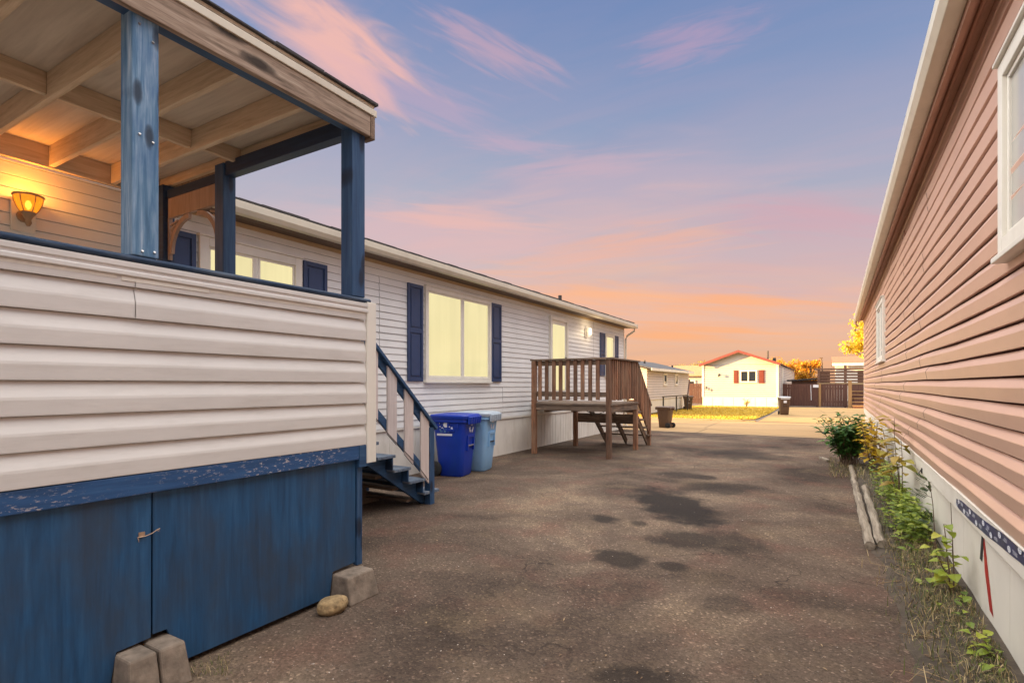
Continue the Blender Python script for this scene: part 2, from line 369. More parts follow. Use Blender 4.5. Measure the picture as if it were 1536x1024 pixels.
STAINS = []
for (u, v, ru, rv, a, k) in [(1010,757,55,24,0,1),(1080,732,60,8,0,.75),(905,778,22,6,0,.85),(1025,808,55,13,0,.8),(1085,812,60,16,0,.55),
        (930,838,40,14,0,.85),(1008,850,26,7,0,.8),(1115,682,60,7,0,.7),(1020,712,35,5,0,.7),(1050,715,20,4,0,.8),(955,1018,80,22,0,.75),(1090,905,45,15,0,.45),(960,785,14,4,0,.7)]:
    x, y = G(u, v); x2, y2 = G(u+ru, v); x3, y3 = G(u, v-rv)
    rx = math.hypot(x2-x, y2-y); ry = math.hypot(x3-x, y3-y)
    STAINS.append((x, y, rx*.98, ry*.98, YAW, k))
M['asphalt'] = asphalt()
def m_pave(name, c, sc=1.0):
    n = NT(name); P = n.coord()
    col = n.ramp(n.noise(.35*sc, n.coord((.35,1,1)), 6, .6, .6), [(.3,c3(c,.7)),(.55,c),(.75,c3(c,1.2))])
    col = n.mix(.7, col, n.ramp(n.noise(60, P, 4, .7), [(.3,.75),(.7,1.25)]), 'MULTIPLY')
    cr = n.new('ShaderNodeTexVoronoi', feature='DISTANCE_TO_EDGE'); cr.inputs['Scale'].default_value = .3
    n.link(n.coord(), cr.inputs['Vector'])
    col = n.mix(n.ramp(cr.outputs['Distance'], [(0,.7),(.012,0)]), col, c3(c,.35))
    n.color(col); n.rough(.9); n.bump(n.noise(40, P, 4), .4, .01); return n.m
M['street'] = m_pave('street_concrete', (.36,.225,.10,1))
M['kerb'] = m_pave('kerb_concrete', (.38,.25,.13,1))
M['far_drive'] = m_pave('far_drive_concrete', (.37,.225,.085,1))
M['earth'] = m_plain('earth', (.15,.11,.08,1), .95, .4, 2.5, bump=.6, bscale=25)
M['soil'] = m_plain('soil', (.07,.052,.036,1), .95, .5, 8, bump=.9, bscale=40)
M['lawn_soil'] = m_plain('lawn_soil', (.40,.26,.03,1), .95, .35, 3, bump=.6, bscale=30)  # gold put into the colour for sunlight the shaded lawn lacks

def sheet(name, mat, pts, z):
    o = MB().add([(x,y,z) for x, y in pts], [tuple(range(len(pts)))]).build(name, mat)
    return tag(o, kind='structure')
sheet('ground', M['earth'], [(-700,-700),(700,-700),(700,900),(-700,900)], 0)
edge = []
y = -6.0; dr_ = 0
while y < 16.9:
    dr_ = dr_*.85+R.uniform(-.018,.018); edge.append(((.34 if y > 5.5 else .46)+dr_+.0042*y*(y > 5.5), y)); y += .07
sheet('driveway', M['asphalt'], [(-5.96,-6)]+edge+[(.9,16.4),(1.3,16.98),(-5.96,16.98)], .004)
sheet('street', M['street'], [(-200,17.25),(200,17.25),(200,23.2),(-200,23.2)], .004)
sheet('kerb', M['kerb'], [(-200,16.99),(200,16.99),(200,17.24),(-200,17.24)], .012)
for x0, x1 in ((-200,-9.6),(-7.9,-2.45),(7.2,200)):
    tag(MB().box(x0,x1,23.21,23.42,-.05,.05).build('kerb', M['kerb'], bevel=.02), kind='structure')
sheet('pavement', M['far_drive'], [(-2.4,23.43),(7.1,23.43),(7.1,39.4),(-2.4,39.4)], .006)
n_ = 14; lp = [(-8.0+.2*math.sin(i*2.1),23.44+i*14.4/n_) for i in range(n_+1)]
lawn_poly = [(-7.7,23.5),(-6.8,23.44),(-3.4,23.44),(-2.62,24.6),(-2.5,30),(-2.6,37.8),(-7.6,37.8),(-8.3,30)]
sheet('lawn', M['lawn_soil'], lawn_poly, .03)

# soil strip by the right-hand house
WX = .785; WR = math.radians(.74)
def wallx(y): return WX+math.tan(WR)*y
st = MB(); ys = [ -3+.3*i for i in range(66)]
rows = []
for y in ys:
    x0 = (.33 if y > 5.5 else .40)+R.uniform(-.05,.05); x1 = wallx(y)+.03
    rows.append([(x0+(x1-x0)*k/4, y, .006+.05*math.sin(PI*.5*k/4)+R.uniform(0,.02)*(k > 0)) for k in range(5)])
for r_ in rows: st.v += r_
for i in range(len(rows)-1):
    st.f += [(i*5+k,i*5+k+1,i*5+5+k+1,i*5+5+k) for k in range(4)]
tag(st.build('soil', M['soil'], smooth=True), kind='structure')

# ------------------------------------------------------------------ siding builder
def siding(mb, a0, a1, z0, z1, e, face, out, axis='y', t=.014, prof='dutch', seams=(), wav=0.0, step=.45, seed=1, gap=.006, sgap=.0025):  # gap bares the dark core as a painted shadow line
    """courses of lap siding on the plane axis-perpendicular = face, facing `out` (+1/-1)"""
    rr = random.Random(seed); nc = int(math.ceil((z1-z0)/e-.02))
    ph = [rr.uniform(0,6) for _ in range(8)]
    for c in range(nc):
        zb = z0+c*e; zt = min(zb+e, z1)
        cuts = sorted(s for s, ca, cb in seams if ca <= c < cb and a0 < s < a1)
        ends = [a0]+cuts+[a1]
        for k in range(len(ends)-1):
            s0 = ends[k]+(sgap if k else 0); s1 = ends[k+1]-(sgap if k < len(ends)-2 else 0)
            off = .0022*(k % 2)
            m = max(1, int((s1-s0)/step)); ring = []
            for i in range(m+1):
                s = s0+(s1-s0)*i/m
                w = wav*(math.sin(s*1.7+ph[0]+c*.9)+.6*math.sin(s*3.9+ph[1]+c*1.7)+.4*math.sin(s*.8+c*.3))
                wz = wav*.8*(math.sin(s*1.3+ph[2]+c*.15)+.5*math.sin(s*2.9+ph[3]))
                if prof == 'dutch': pr = [(-.006,zb),(t*.62,zb),(t*.65,zb+.005),(t,zb+e*.53),(t*.95,zb+e*.57),(t*.42,zb+e*.79),(.0,zt-gap)]
                elif prof == 'soft': pr = [(-.006,zb),(t*.86,zb),(t*.9,zb+.008),(t,zb+e*.44),(t*.93,zb+e*.52),(t*.5,zb+e*.72),(.0,zt-gap)]
                else: pr = [(-.006,zb),(t,zb),(t,zb+.010),(.001,zt-gap)]
                for x, z in pr:
                    p = face+out*(x+off+w); zz = z+wz
                    ring.append((p,s,zz) if axis == 'y' else (s,p,zz))
            L = len(pr); fs = []
            for i in range(m): fs += [(i*L+j,i*L+j+1,(i+1)*L+j+1,(i+1)*L+j) for j in range(L-1)]
            if (out > 0) != (axis == 'y'): fs = [f[::-1] for f in fs]
            mb.add(ring, fs)
    return mb

def window(parent, y0, y1, z0, z1, x, out, glass, fw=.06, depth=.05, mull=(), sub=True, trim=M['trim_white'], name='window', sill=True):
    """window on a wall facing +-x: frame (part) > pane sub-parts"""
    f = MB(); xa, xb = sorted((x-.01*out, x+depth*out))
    f.box(xa,xb,y0,y0+fw,z0,z1); f.box(xa,xb,y1-fw,y1,z0,z1)
    f.box(xa,xb,y0+fw,y1-fw,z1-fw,z1); f.box(xa,xb,y0+fw,y1-fw,z0,z0+fw)
    xm = x+out*depth*.62; xc, xd = sorted((x-.008*out, xm))
    e = [y0+fw]+[m for m in mull]+[y1-fw]
    for m in mull: f.box(xc,xd,m-.022,m+.022,z0+fw,z1-fw)
    for i in range(len(e)-1):   # sash
        a = e[i]+(.022 if i else 0); b = e[i+1]-(.022 if i < len(e)-2 else 0); s = .028
        f.box(xc,xd,a+.001,a+s,z0+fw+.001,z1-fw-.001); f.box(xc,xd,b-s,b-.001,z0+fw+.001,z1-fw-.001)
        f.box(xc,xd,a+s,b-s,z1-fw-s,z1-fw-.001); f.box(xc,xd,a+s,b-s,z0+fw+.001,z0+fw+s)
    if sill:
        xe, xf = sorted((x-.012*out, x+(depth+.025)*out)); f.box(xe,xf,y0-.015,y1+.015,z0-.03,z0-.001)
        xe, xf = sorted((x-.012*out, x+(depth+.02)*out)); f.box(xe,xf,y0-.012,y1+.012,z1+.001,z1+.022)
    fo = f.build(name, trim, parent, bevel=.004)
    for i in range(len(e)-1):
        xg, xh = sorted((x+out*.018, x+out*.012))
        MB().box(xg,xh,e[i]+.005,e[i+1]-.005,z0+fw*.8,z1-fw*.8).build('pane', glass, fo)
    return fo

def shutter(parent, y0, y1, z0, z1, x, out, mat):
    s = MB(); xa, xb = sorted((x, x+.03*out)); w = .05
    s.box(xa,xb,y0,y0+w,z0,z1); s.box(xa,xb,y1-w,y1,z0,z1)
    zm = z0+(z1-z0)*.52
    for a, b in ((z0,z0+.06),(zm-.035,zm+.035),(z1-.06,z1)): s.box(xa,xb,y0+w,y1-w,a,b)
    for a, b in ((z0+.06,zm-.035),(zm+.035,z1-.06)):
        xc, xd = sorted((x, x+.012*out)); s.box(xc,xd,y0+w,y1-w,a,b)
        xc, xd = sorted((x+.012*out, x+.024*out)); s.box(xc,xd,y0+w+.03,y1-w-.03,a+.03,b-.03)
    return s.build('shutter', mat, parent, bevel=.004)

# ------------------------------------------------------------------ white mobile home (left)
HX = -5.92; HY0, HY1 = -9.0, 17.4; HZ = 3.40
wh = thing('mobile_home', 'long white sided mobile home with navy shutters and lit windows behind the porch', 'house', (HX,8,0))
def W(mb, *a, **k):
    o = mb.build(*a, parent=wh, **k); o.location = (-HX,-8,0); return o
def fix(o, root):
    o.location = -root.location; return o
s = siding(MB(), HY0, HY1, .80, HZ, .107, HX, 1, t=.0135, prof='lap', wav=.0012, gap=.0045, seams=[(0.9,0,9),(4.7,3,11),(6.0,12,22),(9.6,0,6),(10.2,14,20),(11.2,2,12),(14.7,6,30),(13.4,0,9)], seed=3)
W(s, 'wall', M['white_siding'], recalc=False)
W(MB().box(HX-10.4,HX-.013,HY0,HY1-.01,.80,HZ).box(HX-10.4,HX-.08,HY0,HY1-.05,.02,.80), 'wall_core', M['backing'])
sk = MB(); y = HY0
while y < HY1-.01:
    y2 = min(y+.61, HY1); sk.box(HX-.06,HX-.014,y+.002,y2-.002,-.02,.76)
    for q in (() if y < 10.3 else (.15,.3,.46)): sk.box(HX-.014,HX-.008,y+q,y+q+.02,-.02,.758)
    y = y2
W(sk, 'skirt', M['skirt_white'])
W(MB().box(HX-.05,HX+.012,HY0,HY1,.762,.80), 'skirt_trim', M['trim_white'], bevel=.004)
ew = siding(MB(), HX-10.4, HX, .80, HZ, .107, HY1, 1, axis='x', t=.011, prof='lap', seed=5)
W(ew, 'end_wall', M['white_siding'], recalc=False)
W(MB().prism([(HX-10.4,HZ),(HX,HZ),(HX-5.2,HZ+1.78)],'y',HY1-.1,HY1+.0), 'gable', M['white_siding'])
W(MB().box(HX-.02,HX+.02,HY1-.06,HY1+.02,.8,HZ).box(HX-.06,HX-.021,HY1,HY1+.02,.8,HZ), 'corner_trim', M['trim_white'], bevel=.004)
rf = MB(); pk = .34  # unseen ridge shaped high and far back to block sun from the right-hand wall
def roofslab(mb, xe, y0, y1, xr=HX-5.2, ze=3.5, th=.05):
    zr = ze+(xr-xe)*-pk
    mb.prism([(xe,ze),(xr,zr),(xr,zr+th),(xe,ze+th)],'y',y0,y1)
roofslab(rf, HX+.30, 2.95, HY1+.22); roofslab(rf, HX-.02, HY0, 2.949, ze=3.5+.32*pk)
zr = 3.5+(5.5)*pk
rf.prism([(HX-5.2,zr),(HX-10.7,3.5),(HX-10.7,3.55),(HX-5.2,zr+.05)],'y',HY0,HY1+.22)
y = 2.95
while y < HY1:      # ragged shingle tabs along the eave
    L = R.uniform(.28,.34); rf.box(HX+.16,HX+.325,y+.004,min(y+L,HY1+.22)-.004,3.545-.002,3.558+R.uniform(0,.012)); y += L
W(rf, 'roof', M['shingle'])
gt = MB().prism([(HX+.30,3.37),(HX+.39,3.37),(HX+.42,3.42),(HX+.42,3.50),(HX+.405,3.50),(HX+.405,3.43),(HX+.31,3.43),(HX+.31,3.495),(HX+.30,3.495)],'y',2.95,HY1+.22)
gt.box(HX+.29,HX+.425,HY1+.2,HY1+.225,3.37,3.5)
W(gt, 'gutter', M['gutter'], bevel=.003)
W(MB().box(HX+.27,HX+.298,2.95,HY1+.2,3.36,3.5), 'fascia', M['dark_soffit'])
W(MB().box(HX+.012,HX+.27,2.95,HY1+.2,3.385,3.40), 'soffit', M['dark_soffit'])
W(MB().box(HX-.005,HX+.022,2.95,HY1,3.335,3.384), 'frieze', M['soffit_cream'])
dsp = MB().tube([(HX+.36,17.5,3.38),(HX+.34,17.5,3.28),(HX+.1,17.46,3.12),(HX+.06,17.44,3.0),(HX+.06,17.44,.15),(HX+.14,17.44,.06)],.035,8)
W(dsp, 'downspout', M['gutter'], smooth=True)
W(MB().tube([(HX+.05,12.33,3.5),(HX+.05,12.33,3.76)],.045,10), 'roof_vent', M['dark_metal'])
fix(window(wh, 7.05, 9.10, 1.55, 3.17, HX+.008, 1, M['lit_window'], mull=(8.13,), fw=.07), wh)
fix(shutter(wh, 6.62, 7.00, 1.55, 3.16, HX+.012, 1, M['shutter']), wh)
fix(shutter(wh, 9.14, 9.52, 1.55, 3.16, HX+.012, 1, M['shutter']), wh)
fix(window(wh, 3.26, 4.57, 1.70, 3.12, HX+.008, 1, M['lit_window'], mull=(3.94,), fw=.10), wh)
fix(shutter(wh, 4.61, 4.99, 1.66, 3.12, HX+.012, 1, M['shutter']), wh)
fix(shutter(wh, 2.86, 3.23, 1.66, 3.12, HX+.012, 1, M['shutter']), wh)
fix(window(wh, 15.60, 16.38, 1.75, 3.05, HX+.008, 1, M['lit_window'], fw=.06), wh)
fix(shutter(wh, 15.18, 15.56, 1.75, 3.06, HX+.012, 1, M['shutter']), wh)
fix(shutter(wh, 16.42, 16.80, 1.75, 3.06, HX+.012, 1, M['shutter']), wh)
dr = MB()
for a, b, c, d in ((11.78,11.86,1.10,3.19),(12.74,12.82,1.10,3.19),(11.86,12.74,3.10,3.19)): dr.box(HX,HX+.07,a,b,c,d)
do = W(dr, 'door_frame', M['trim_white'], bevel=.004)
d2 = MB().box(HX+.005,HX+.03,11.862,12.738,1.12,3.098)
dd = W(d2, 'door', M['trim_white'])
for nm, mb, m in (('pane', MB().box(HX+.031,HX+.036,11.95,12.65,1.35,3.0), M['lit_window']), ('handle', MB().tube([(HX+.03,12.68,2.05),(HX+.075,12.68,2.05),(HX+.075,12.68,2.19),(HX+.03,12.68,2.19)],.012,6), M['dark_metal'])):
    mb.build(nm, m, dd)
W(MB().box(HX+.01,HX+.03,12.98,13.04,2.05,2.15), 'doorbell', M['dark_metal'], bevel=.004)
# small step in front of door is the wooden deck (own thing)

# ------------------------------------------------------------------ wall lamps
def porch_lamp():
    t = thing('wall_lamp', 'glowing amber lantern on the wall under the porch roof', 'lamp', (HX+.012,1.79,2.88)); t.scale = (.82,.82,.86)
    MB().box(0,.025,-.10,.10,-.10,.20).build('mounting_block', M['trim_white'], t, bevel=.006)
    MB().tube([(.02,0,.05),(.06,0,.05)],.06,14).tube([(.05,0,.05),(.11,0,.02),(.15,0,.0),(.15,0,.06)],.016,8).lathe([(.014,-.06),(.03,-.03),(.024,.0),(.04,.03),(.062,.06),(.062,.075)],(.15,0,0),12).build('arm', M['lamp_frame'], t, smooth=True)
    fr = MB()
    prof = [(.060,.07),(.085,.11),(.108,.17),(.118,.225)]
    for k in range(6):
        a = 2*PI*k/6+.2
        fr.tube([(.15+r*1.02*math.cos(a), r*1.02*math.sin(a), z) for r, z in prof],.005,5)
    fr.lathe([(.122,.222),(.132,.228),(.128,.238),(.118,.235)],(.15,0,0),20)
    f = fr.build('frame', M['lamp_frame'], t)
    MB().lathe([(.058,.07),(.083,.11),(.106,.17),(.115,.224),(.112,.224),(.103,.17),(.08,.11),(.056,.073)],(.15,0,0),20).build('glass_shade', M['lamp_glass_orange'], t, smooth=True)
    MB().lathe([(.005,.10),(.022,.12),(.028,.15),(.018,.18),(.004,.19)],(.15,0,0),12).build('bulb', M['bulb'], t, smooth=True)
    return t
porch_lamp()
pl = bpy.data.lights.new('porch_lamp_light','POINT'); pl.energy = 12*EX; pl.color = (1,.36,.05); pl.shadow_soft_size = .06
po = bpy.data.objects.new('porch_lamp_light', pl); COL.objects.link(po); po.location = (HX+.20,1.79,3.10)
t = thing('wall_lamp', 'small round white lamp lit on the wall above the wooden deck', 'lamp', (HX+.012,14.1,2.95))
MB().lathe([(.015,-.12),(.05,-.09),(.062,0),(.05,.09),(.015,.12)],(.12,0,.03),16).build('globe', M['lamp_glass_warm'], t, smooth=True)
MB().box(0,.03,-.09,.09,-.13,.13).box(.03,.08,-.02,.02,-.03,.03).build('back_plate', M['trim_white'], t, bevel=.006)
pl = bpy.data.lights.new('deck_lamp_light','POINT'); pl.energy = 7*EX; pl.color = (1,.78,.48); pl.shadow_soft_size = .1
po = bpy.data.objects.new('deck_lamp_light', pl); COL.objects.link(po); po.location = (HX+.32,14.1,3.0)

# ------------------------------------------------------------------ covered porch (left foreground)
pc = thing('covered_porch', 'covered porch with beige sided railing, blue posts and blue plywood skirt', 'porch', (-2.9,1,0))
def PB(mb, name, mat, parent=pc, **k):
    o = mb.build(name, mat, parent, **k)
    if parent is pc: o.location = (2.9,-1,0)
    return o
PX = -2.9; PY0, PY1 = -2.6, 2.82
s = siding(MB(), PY0, PY1-.01, 1.062, 2.045, .1515, PX-.020, 1, t=.022, gap=.004, prof='soft', wav=.0016, seams=[(1.30,5,7),(.2,0,3)], seed=8, sgap=.0012)
PB(s, 'siding', M['beige_siding'], recalc=False)
PB(MB().box(PX-.09,PX-.030,PY0,PY1-.03,1.06,2.05), 'railing_wall', M['trim_white'])  # unseen inner face, pale to bounce light under the porch roof
PB(MB().box(PX-.014,PX+.012,PY1-.008,PY1+.08,.925,2.10), 'corner_trim', M['trim_white'], bevel=.003)
cap = MB().prism([(PX-.12,2.095),(PX+.005,2.098),(PX+.011,2.104),(PX+.011,2.114),(PX,2.124),(PX-.12,2.132)],'y',PY0,PY1+.03)
PB(cap, 'cap_rail', M['blue_cap'], bevel=.003)
tr = MB().prism([(PX-.018,2.085),(PX+.014,2.088),(PX+.014,2.062),(PX+.006,2.058),(PX+.006,2.045),(PX+.016,2.041),(PX+.016,2.022),(PX+.004,2.016),(PX-.018,2.016)],'y',PY0,PY1+.0)
PB(tr, 'cap_trim', M['beige_siding'], bevel=.002)
PB(MB().box(PX-.018,PX+.004,PY0,1.22,2.002,2.0155).box(PX-.018,PX+.006,1.24,1.66,1.996,2.0155).box(PX-.018,PX+.003,1.665,PY1-.02,2.0,2.0155), 'trim_strip', M['trim_white'])
band = MB().box(PX-.045,PX-.002,PY0,PY1-.075,.958,1.058); PB(band, 'rim_band', M['blue_band'], bevel=.004)
PB(MB().box(PX-.045,PX+.002,PY1-.074,PY1,.90,1.058), 'rim_band', M['blue_wood_y'], bevel=.004)
# plywood skirt: two panels, notched round the blocks
zp = .965; xp0, xp1 = PX-.060, PX-.040
def ply(poly, x0, x1, name): return PB(MB().prism(poly,'x',x0,x1), name, M['blue_ply'], bevel=.002)
d = ply([(PY0,.03),(1.205,.03),(1.235,.215),(1.387,.225),(1.390,zp),(PY0,zp)], xp0+.006, xp1+.006, 'door_panel')
lt = MB().box(PX-.034,PX-.029,1.285,1.335,.735,.775)
lt.tube([(PX-.024,1.27,.742),(PX-.02,1.33,.741),(PX-.02,1.385,.752),(PX-.021,1.43,.772),(PX-.024,1.455,.775)],.0035,6)
lt.tube([(PX-.03,1.43,.766),(PX-.016,1.435,.760),(PX-.03,1.455,.758)],.003,5).tube([(PX-.03,1.275,.742),(PX-.02,1.275,.72),(PX-.024,1.28,.705)],.003,5)
lt.v = [(x, 1.386+(y-1.386)*.55, .752+(z-.752)*.62) for x, y, z in lt.v]
lo = lt.build('latch', M['rust_metal'], d)
ply([(1.398,.235),(1.465,.235),(1.480,.20),(1.505,.035),(2.515,.045),(2.54,.205),(2.745,.215),(2.745,zp),(1.398,zp)], xp0, xp1, 'skirt_panel')
PB(MB().box(PX-.075,PX-.028,2.752,2.80,.19,zp+.02), 'corner_board', M['blue_wood'], bevel=.003)
PB(MB().box(-5.85,PX-.1,PY0,PY1-.02,.93,1.04), 'porch_floor', M['trim_white'])  # unseen floor, pale to bounce light up to the ceiling
PB(MB().box(-5.6,-4.36,PY1-.019,4.2,.96,1.04), 'landing', M['deck_wood_x'])
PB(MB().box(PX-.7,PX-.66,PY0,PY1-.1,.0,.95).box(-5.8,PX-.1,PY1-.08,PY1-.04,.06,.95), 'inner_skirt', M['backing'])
# posts
def post(x0, x1, y0, y1, z0, z1, mat, name='post', bev=.006): return PB(MB().box(x0,x1,y0,y1,z0,z1), name, mat, bevel=bev)
p1 = post(PX-.118,PX+.002,1.288,1.408,2.128,3.43,M['blue_post'])
for z, yy in ((3.26,1.318),(3.20,1.378),(2.72,1.318),(2.70,1.378),(2.15,1.33),(2.155,1.385)):
    MB().tube([(PX+.001,yy,z),(PX+.008,yy,z+.004)],.006,8).build('screw', M['metal'], p1)
post(PX-.118,PX+.002,-.30,-.18,2.128,3.43,M['blue_post'])
post(PX-.118,PX+.0,2.68,2.80,2.128,3.33,M['blue_wood'])
post(-4.63,-4.50,2.70,2.815,1.04,3.42,M['blue_wood'])
post(-5.60,-5.49,2.70,2.81,1.04,3.42,M['blue_wood_x'])
PB(MB().box(PX-.09,PX-.012,PY0,2.679,3.318,3.348), 'front_beam', M['blue_wood_y'], bevel=.004)
PB(MB().box(-4.50,PX-.11,2.715,2.80,3.31,3.43), 'end_beam', M['blue_wood_x'], bevel=.004)
PB(MB().box(-5.49,-4.63,2.735,2.785,3.29,3.37), 'end_beam', M['blue_wood_x'], bevel=.004)
# arched opening: header board and two curved brackets
PB(MB().box(-5.488,-4.632,2.745,2.775,3.10,3.288), 'arch_header', M['bracket_wood'])
for cx, sgn in ((-5.47,1),(-4.65,-1)):
    b = MB(); rr_ = .34; N = 12
    out_, in_ = [], []
    for i in range(N+1):
        a = PI/2*i/N
        out_.append((cx+sgn*(rr_-rr_*math.cos(a))+0, 3.095-rr_+rr_*math.sin(a)))
        in_.append((cx+sgn*(rr_+.0-(rr_-.045)*math.cos(a)), 3.095-rr_+(rr_-.045)*math.sin(a)))
    for i in range(N):
        q = [out_[i],out_[i+1],in_[i+1],in_[i]]
        b.prism(q,'y',2.745,2.775)
    b.box(*sorted((cx,cx-sgn*.015)),2.742,2.778,2.70,3.10)
    for k in range(3): b.bar((cx+sgn*.015,2.76,2.93+.05*k),(cx+sgn*(.05+.045*k),2.76,2.99+.035*k),.02,.015)
    PB(b, 'arch_bracket', M['bracket_wood'])
# roof frame
jy = [-2.2,-1.74,-1.28,-.83,-.37,.09,.545,1.0,1.46,1.915,2.37]
for yj in jy: PB(MB().box(-5.69,PX+.0,yj-.02,yj+.02,3.35,3.519), 'joist', M['joist_wood'], bevel=.003)
PB(MB().box(-5.69,PX+.0,2.765,2.805,3.431,3.519), 'joist', M['joist_wood'], bevel=.003)
for xb, ja in ((-4.37,range(len(jy)-1)),):
    for i in ja: PB(MB().box(xb-.02,xb+.02,jy[i]+.021,jy[i+1]-.021,3.375,3.519), 'blocking', M['joist_wood_y'], bevel=.003)
PB(MB().box(-4.39,-4.35,2.391,2.764,3.40,3.519), 'blocking', M['joist_wood_y'], bevel=.003)
PB(MB().box(-5.735,-5.692,PY0,2.80,3.34,3.519), 'ledger', M['joist_wood_y'], bevel=.003)
PB(MB().box(-5.9,PX+.03,PY0,2.86,3.521,3.54), 'ceiling', M['ceiling_ply'])
fa = MB().box(PX+.003,PX+.04,PY0,2.815,3.30,3.452); PB(fa, 'fascia', M['fascia_wood'], bevel=.004)
PB(MB().box(PX-.05,PX+.044,2.817,2.857,3.285,3.45), 'fascia_end', M['deck_wood_x'], bevel=.004)
PB(MB().box(-5.7,PX-.051,2.817,2.85,3.42,3.519), 'end_fascia', M['fascia_wood'], bevel=.004)
PB(MB().box(PX+.003,PX+.05,PY0,2.87,3.456,3.503), 'drip_edge', M['gutter'], bevel=.003)
sh = MB(); y = PY0
while y < 2.85:
    L = R.uniform(.3,.36); y2 = min(y+L,2.88); sh.box(-5.9,PX+R.uniform(.050,.058),y+.003,y2-.002,3.541,3.550+R.uniform(0,.010)); y += L
PB(sh, 'shingles', M['shingle'])

# stairs from the landing (descend along +Y)
SX = -4.37; n_t = 5; y_top = 4.02; run = .265; rise = 1.04/6
st_ = MB()
poly = [(y_top-.02,1.04-.02)]
for i in range(n_t):
    poly += [(y_top+i*run,1.04-.03-i*rise),(y_top+i*run,1.04-(i+1)*rise-.036),(y_top+(i+1)*run,1.04-(i+1)*rise-.036)]
poly += [(y_top+n_t*run,.0),(y_top+n_t*run-.16,.0),(y_top-.02,.77)]
sta = bpy.data.objects.new('stairs', None); COL.objects.link(sta); sta.parent = pc; sta.location = (2.9,-1,0)
for xa in (SX-.04,-5.5): MB().prism(poly,'x',xa,xa+.04).build('stringer', M['blue_wood_y'], sta)
for i in range(n_t):
    z = 1.04-(i+1)*rise; y = y_top+i*run
    tr_ = MB().box(-5.55,SX+.115,y-.0+.012,y+run+.03,z-.034,z); tr_.build('tread', M['tread'], sta, bevel=.004)
    MB().box(-5.45,SX+.105,y+.001-.02,y-.001,z+.001,z+rise-.035).build('riser', M['blue_wood'], sta, bevel=.002)
yb = 5.27; hx = SX+.12
hz = lambda y: .985+(yb-y)*.93
MB().box(hx-.09,hx+.0,yb-.085,yb+.005,0,.96).build('newel_post', M['blue_wood'], sta, bevel=.004)
MB().bar((hx-.03,4.12,hz(4.12)),(hx-.03,yb+.05,hz(yb+.05)),.09,.036).build('handrail', M['blue_wood_y'], sta, bevel=.004)
MB().bar((hx-.055,4.12,hz(4.12)-.075),(hx-.055,yb-.085,hz(yb-.085)-.075),.036,.085).bar((hx-.055,4.12,hz(4.12)-.69),(hx-.055,yb-.085,hz(yb-.085)-.69),.036,.085).build('rail', M['blue_wood_y'], sta, bevel=.003)
for y in (4.16,4.46,4.745,5.035):
    w = .15
    MB().hexa([(hx-.036,y,hz(y)-.80),(hx-.014,y,hz(y)-.80),(hx-.014,y+w,hz(y+w)-.80),(hx-.036,y+w,hz(y+w)-.80),
               (hx-.036,y,hz(y)-.03),(hx-.014,y,hz(y)-.03),(hx-.014,y+w,hz(y+w)-.03),(hx-.036,y+w,hz(y+w)-.03)]).build('picket', M['picket_white'], sta, bevel=.003)
MB().tube([(hx-.008,4.16+.04*i,hz(4.16+.04*i)-.775-.02*math.sin(i*.24)) for i in range(26)],.004,5).build('cable', M['dark_metal'], sta)

# planks stored under the stairs
for i, (x0, x1, y, z, dz) in enumerate(((-5.4,-4.46,4.48,.445,-.02),(-5.4,-4.44,4.74,.27,-.02),(-5.4,-4.42,4.97,.095,-.02))):
    o = MB().bar((x0,y,z),(x1,y+.05,z+dz),.14,.035).build('plank', M['plank'], bevel=.003)
    tag(o, ['topmost weathered plank stored under the blue stairs','middle weathered plank stored under the blue stairs','lowest weathered plank on the ground under the blue stairs'][i], 'plank', 'planks under the blue stairs')
t = tag(MB().prism([(4.42,0),(5.05,0),(5.05,.07),(4.83,.07),(4.83,.245),(4.57,.245),(4.57,.415),(4.42,.415)],'x',-5.1,-4.98).build('plank_rack', M['plank']), 'low rough timber rack holding planks under the blue stairs', 'rack')

# concrete deck blocks, rock
def block(y0, y1, z, slot, label):
    m = MB(); x0, x1 = PX-.30, PX+.10; i = .016; xo = PX+.145
    def frustum(a, b, c, d_, q):
        m.hexa([(x0,a,0),(xo,a,0),(xo,b,0),(x0,b,0),(x0+.02,c,z),(x1,c,z),(x1,d_,z),(x0+.02,d_,z)])
    if slot:
        ym = (y0+y1)/2; frustum(y0,ym-.004,y0+i,ym-.006,0); frustum(ym+.004,y1,ym+.006,y1-i,0)
        m.box(x0+.02,xo-.06,ym-.02,ym+.02,.0,z*.6)
    else: frustum(y0,y1,y0+i,y1-i,0)
    return tag(m.build('concrete_block', M['concrete'], bevel=.012, seg=2), label, 'block', 'concrete footing blocks under the porch')
block(1.215,1.50,.205,True,'split concrete block under the seam of the blue plywood')
block(2.53,2.80,.185,False,'tapered concrete block under the blue porch corner')
bm = bmesh.new(); bmesh.ops.create_icosphere(bm, subdivisions=4, radius=1)
from mathutils import noise as mn
for v in bm.verts:
    p = v.co.copy(); k = 1+.16*mn.noise(p*1.4+Vector((3,1,2)))+.06*mn.noise(p*4)+.02*mn.noise(p*11)
    v.co = Vector((p.x*.066*k, p.y*.098*k, p.z*.062*k))
    if v.co.z < -.05: v.co.z = -.05+(v.co.z+.05)*.2
me = bpy.data.meshes.new('rock'); bm.to_mesh(me); bm.free(); me.materials.append(M['rock'])
for p in me.polygons: p.use_smooth = True
ro = bpy.data.objects.new('rock', me); COL.objects.link(ro); gx, gy = G(498,922); ro.location = (gx-.02,gy+.02,.052); ro.rotation_euler = (.1,.1,-.5)
tag(ro, 'rounded tan rock lying beside the corner concrete block', 'rock')

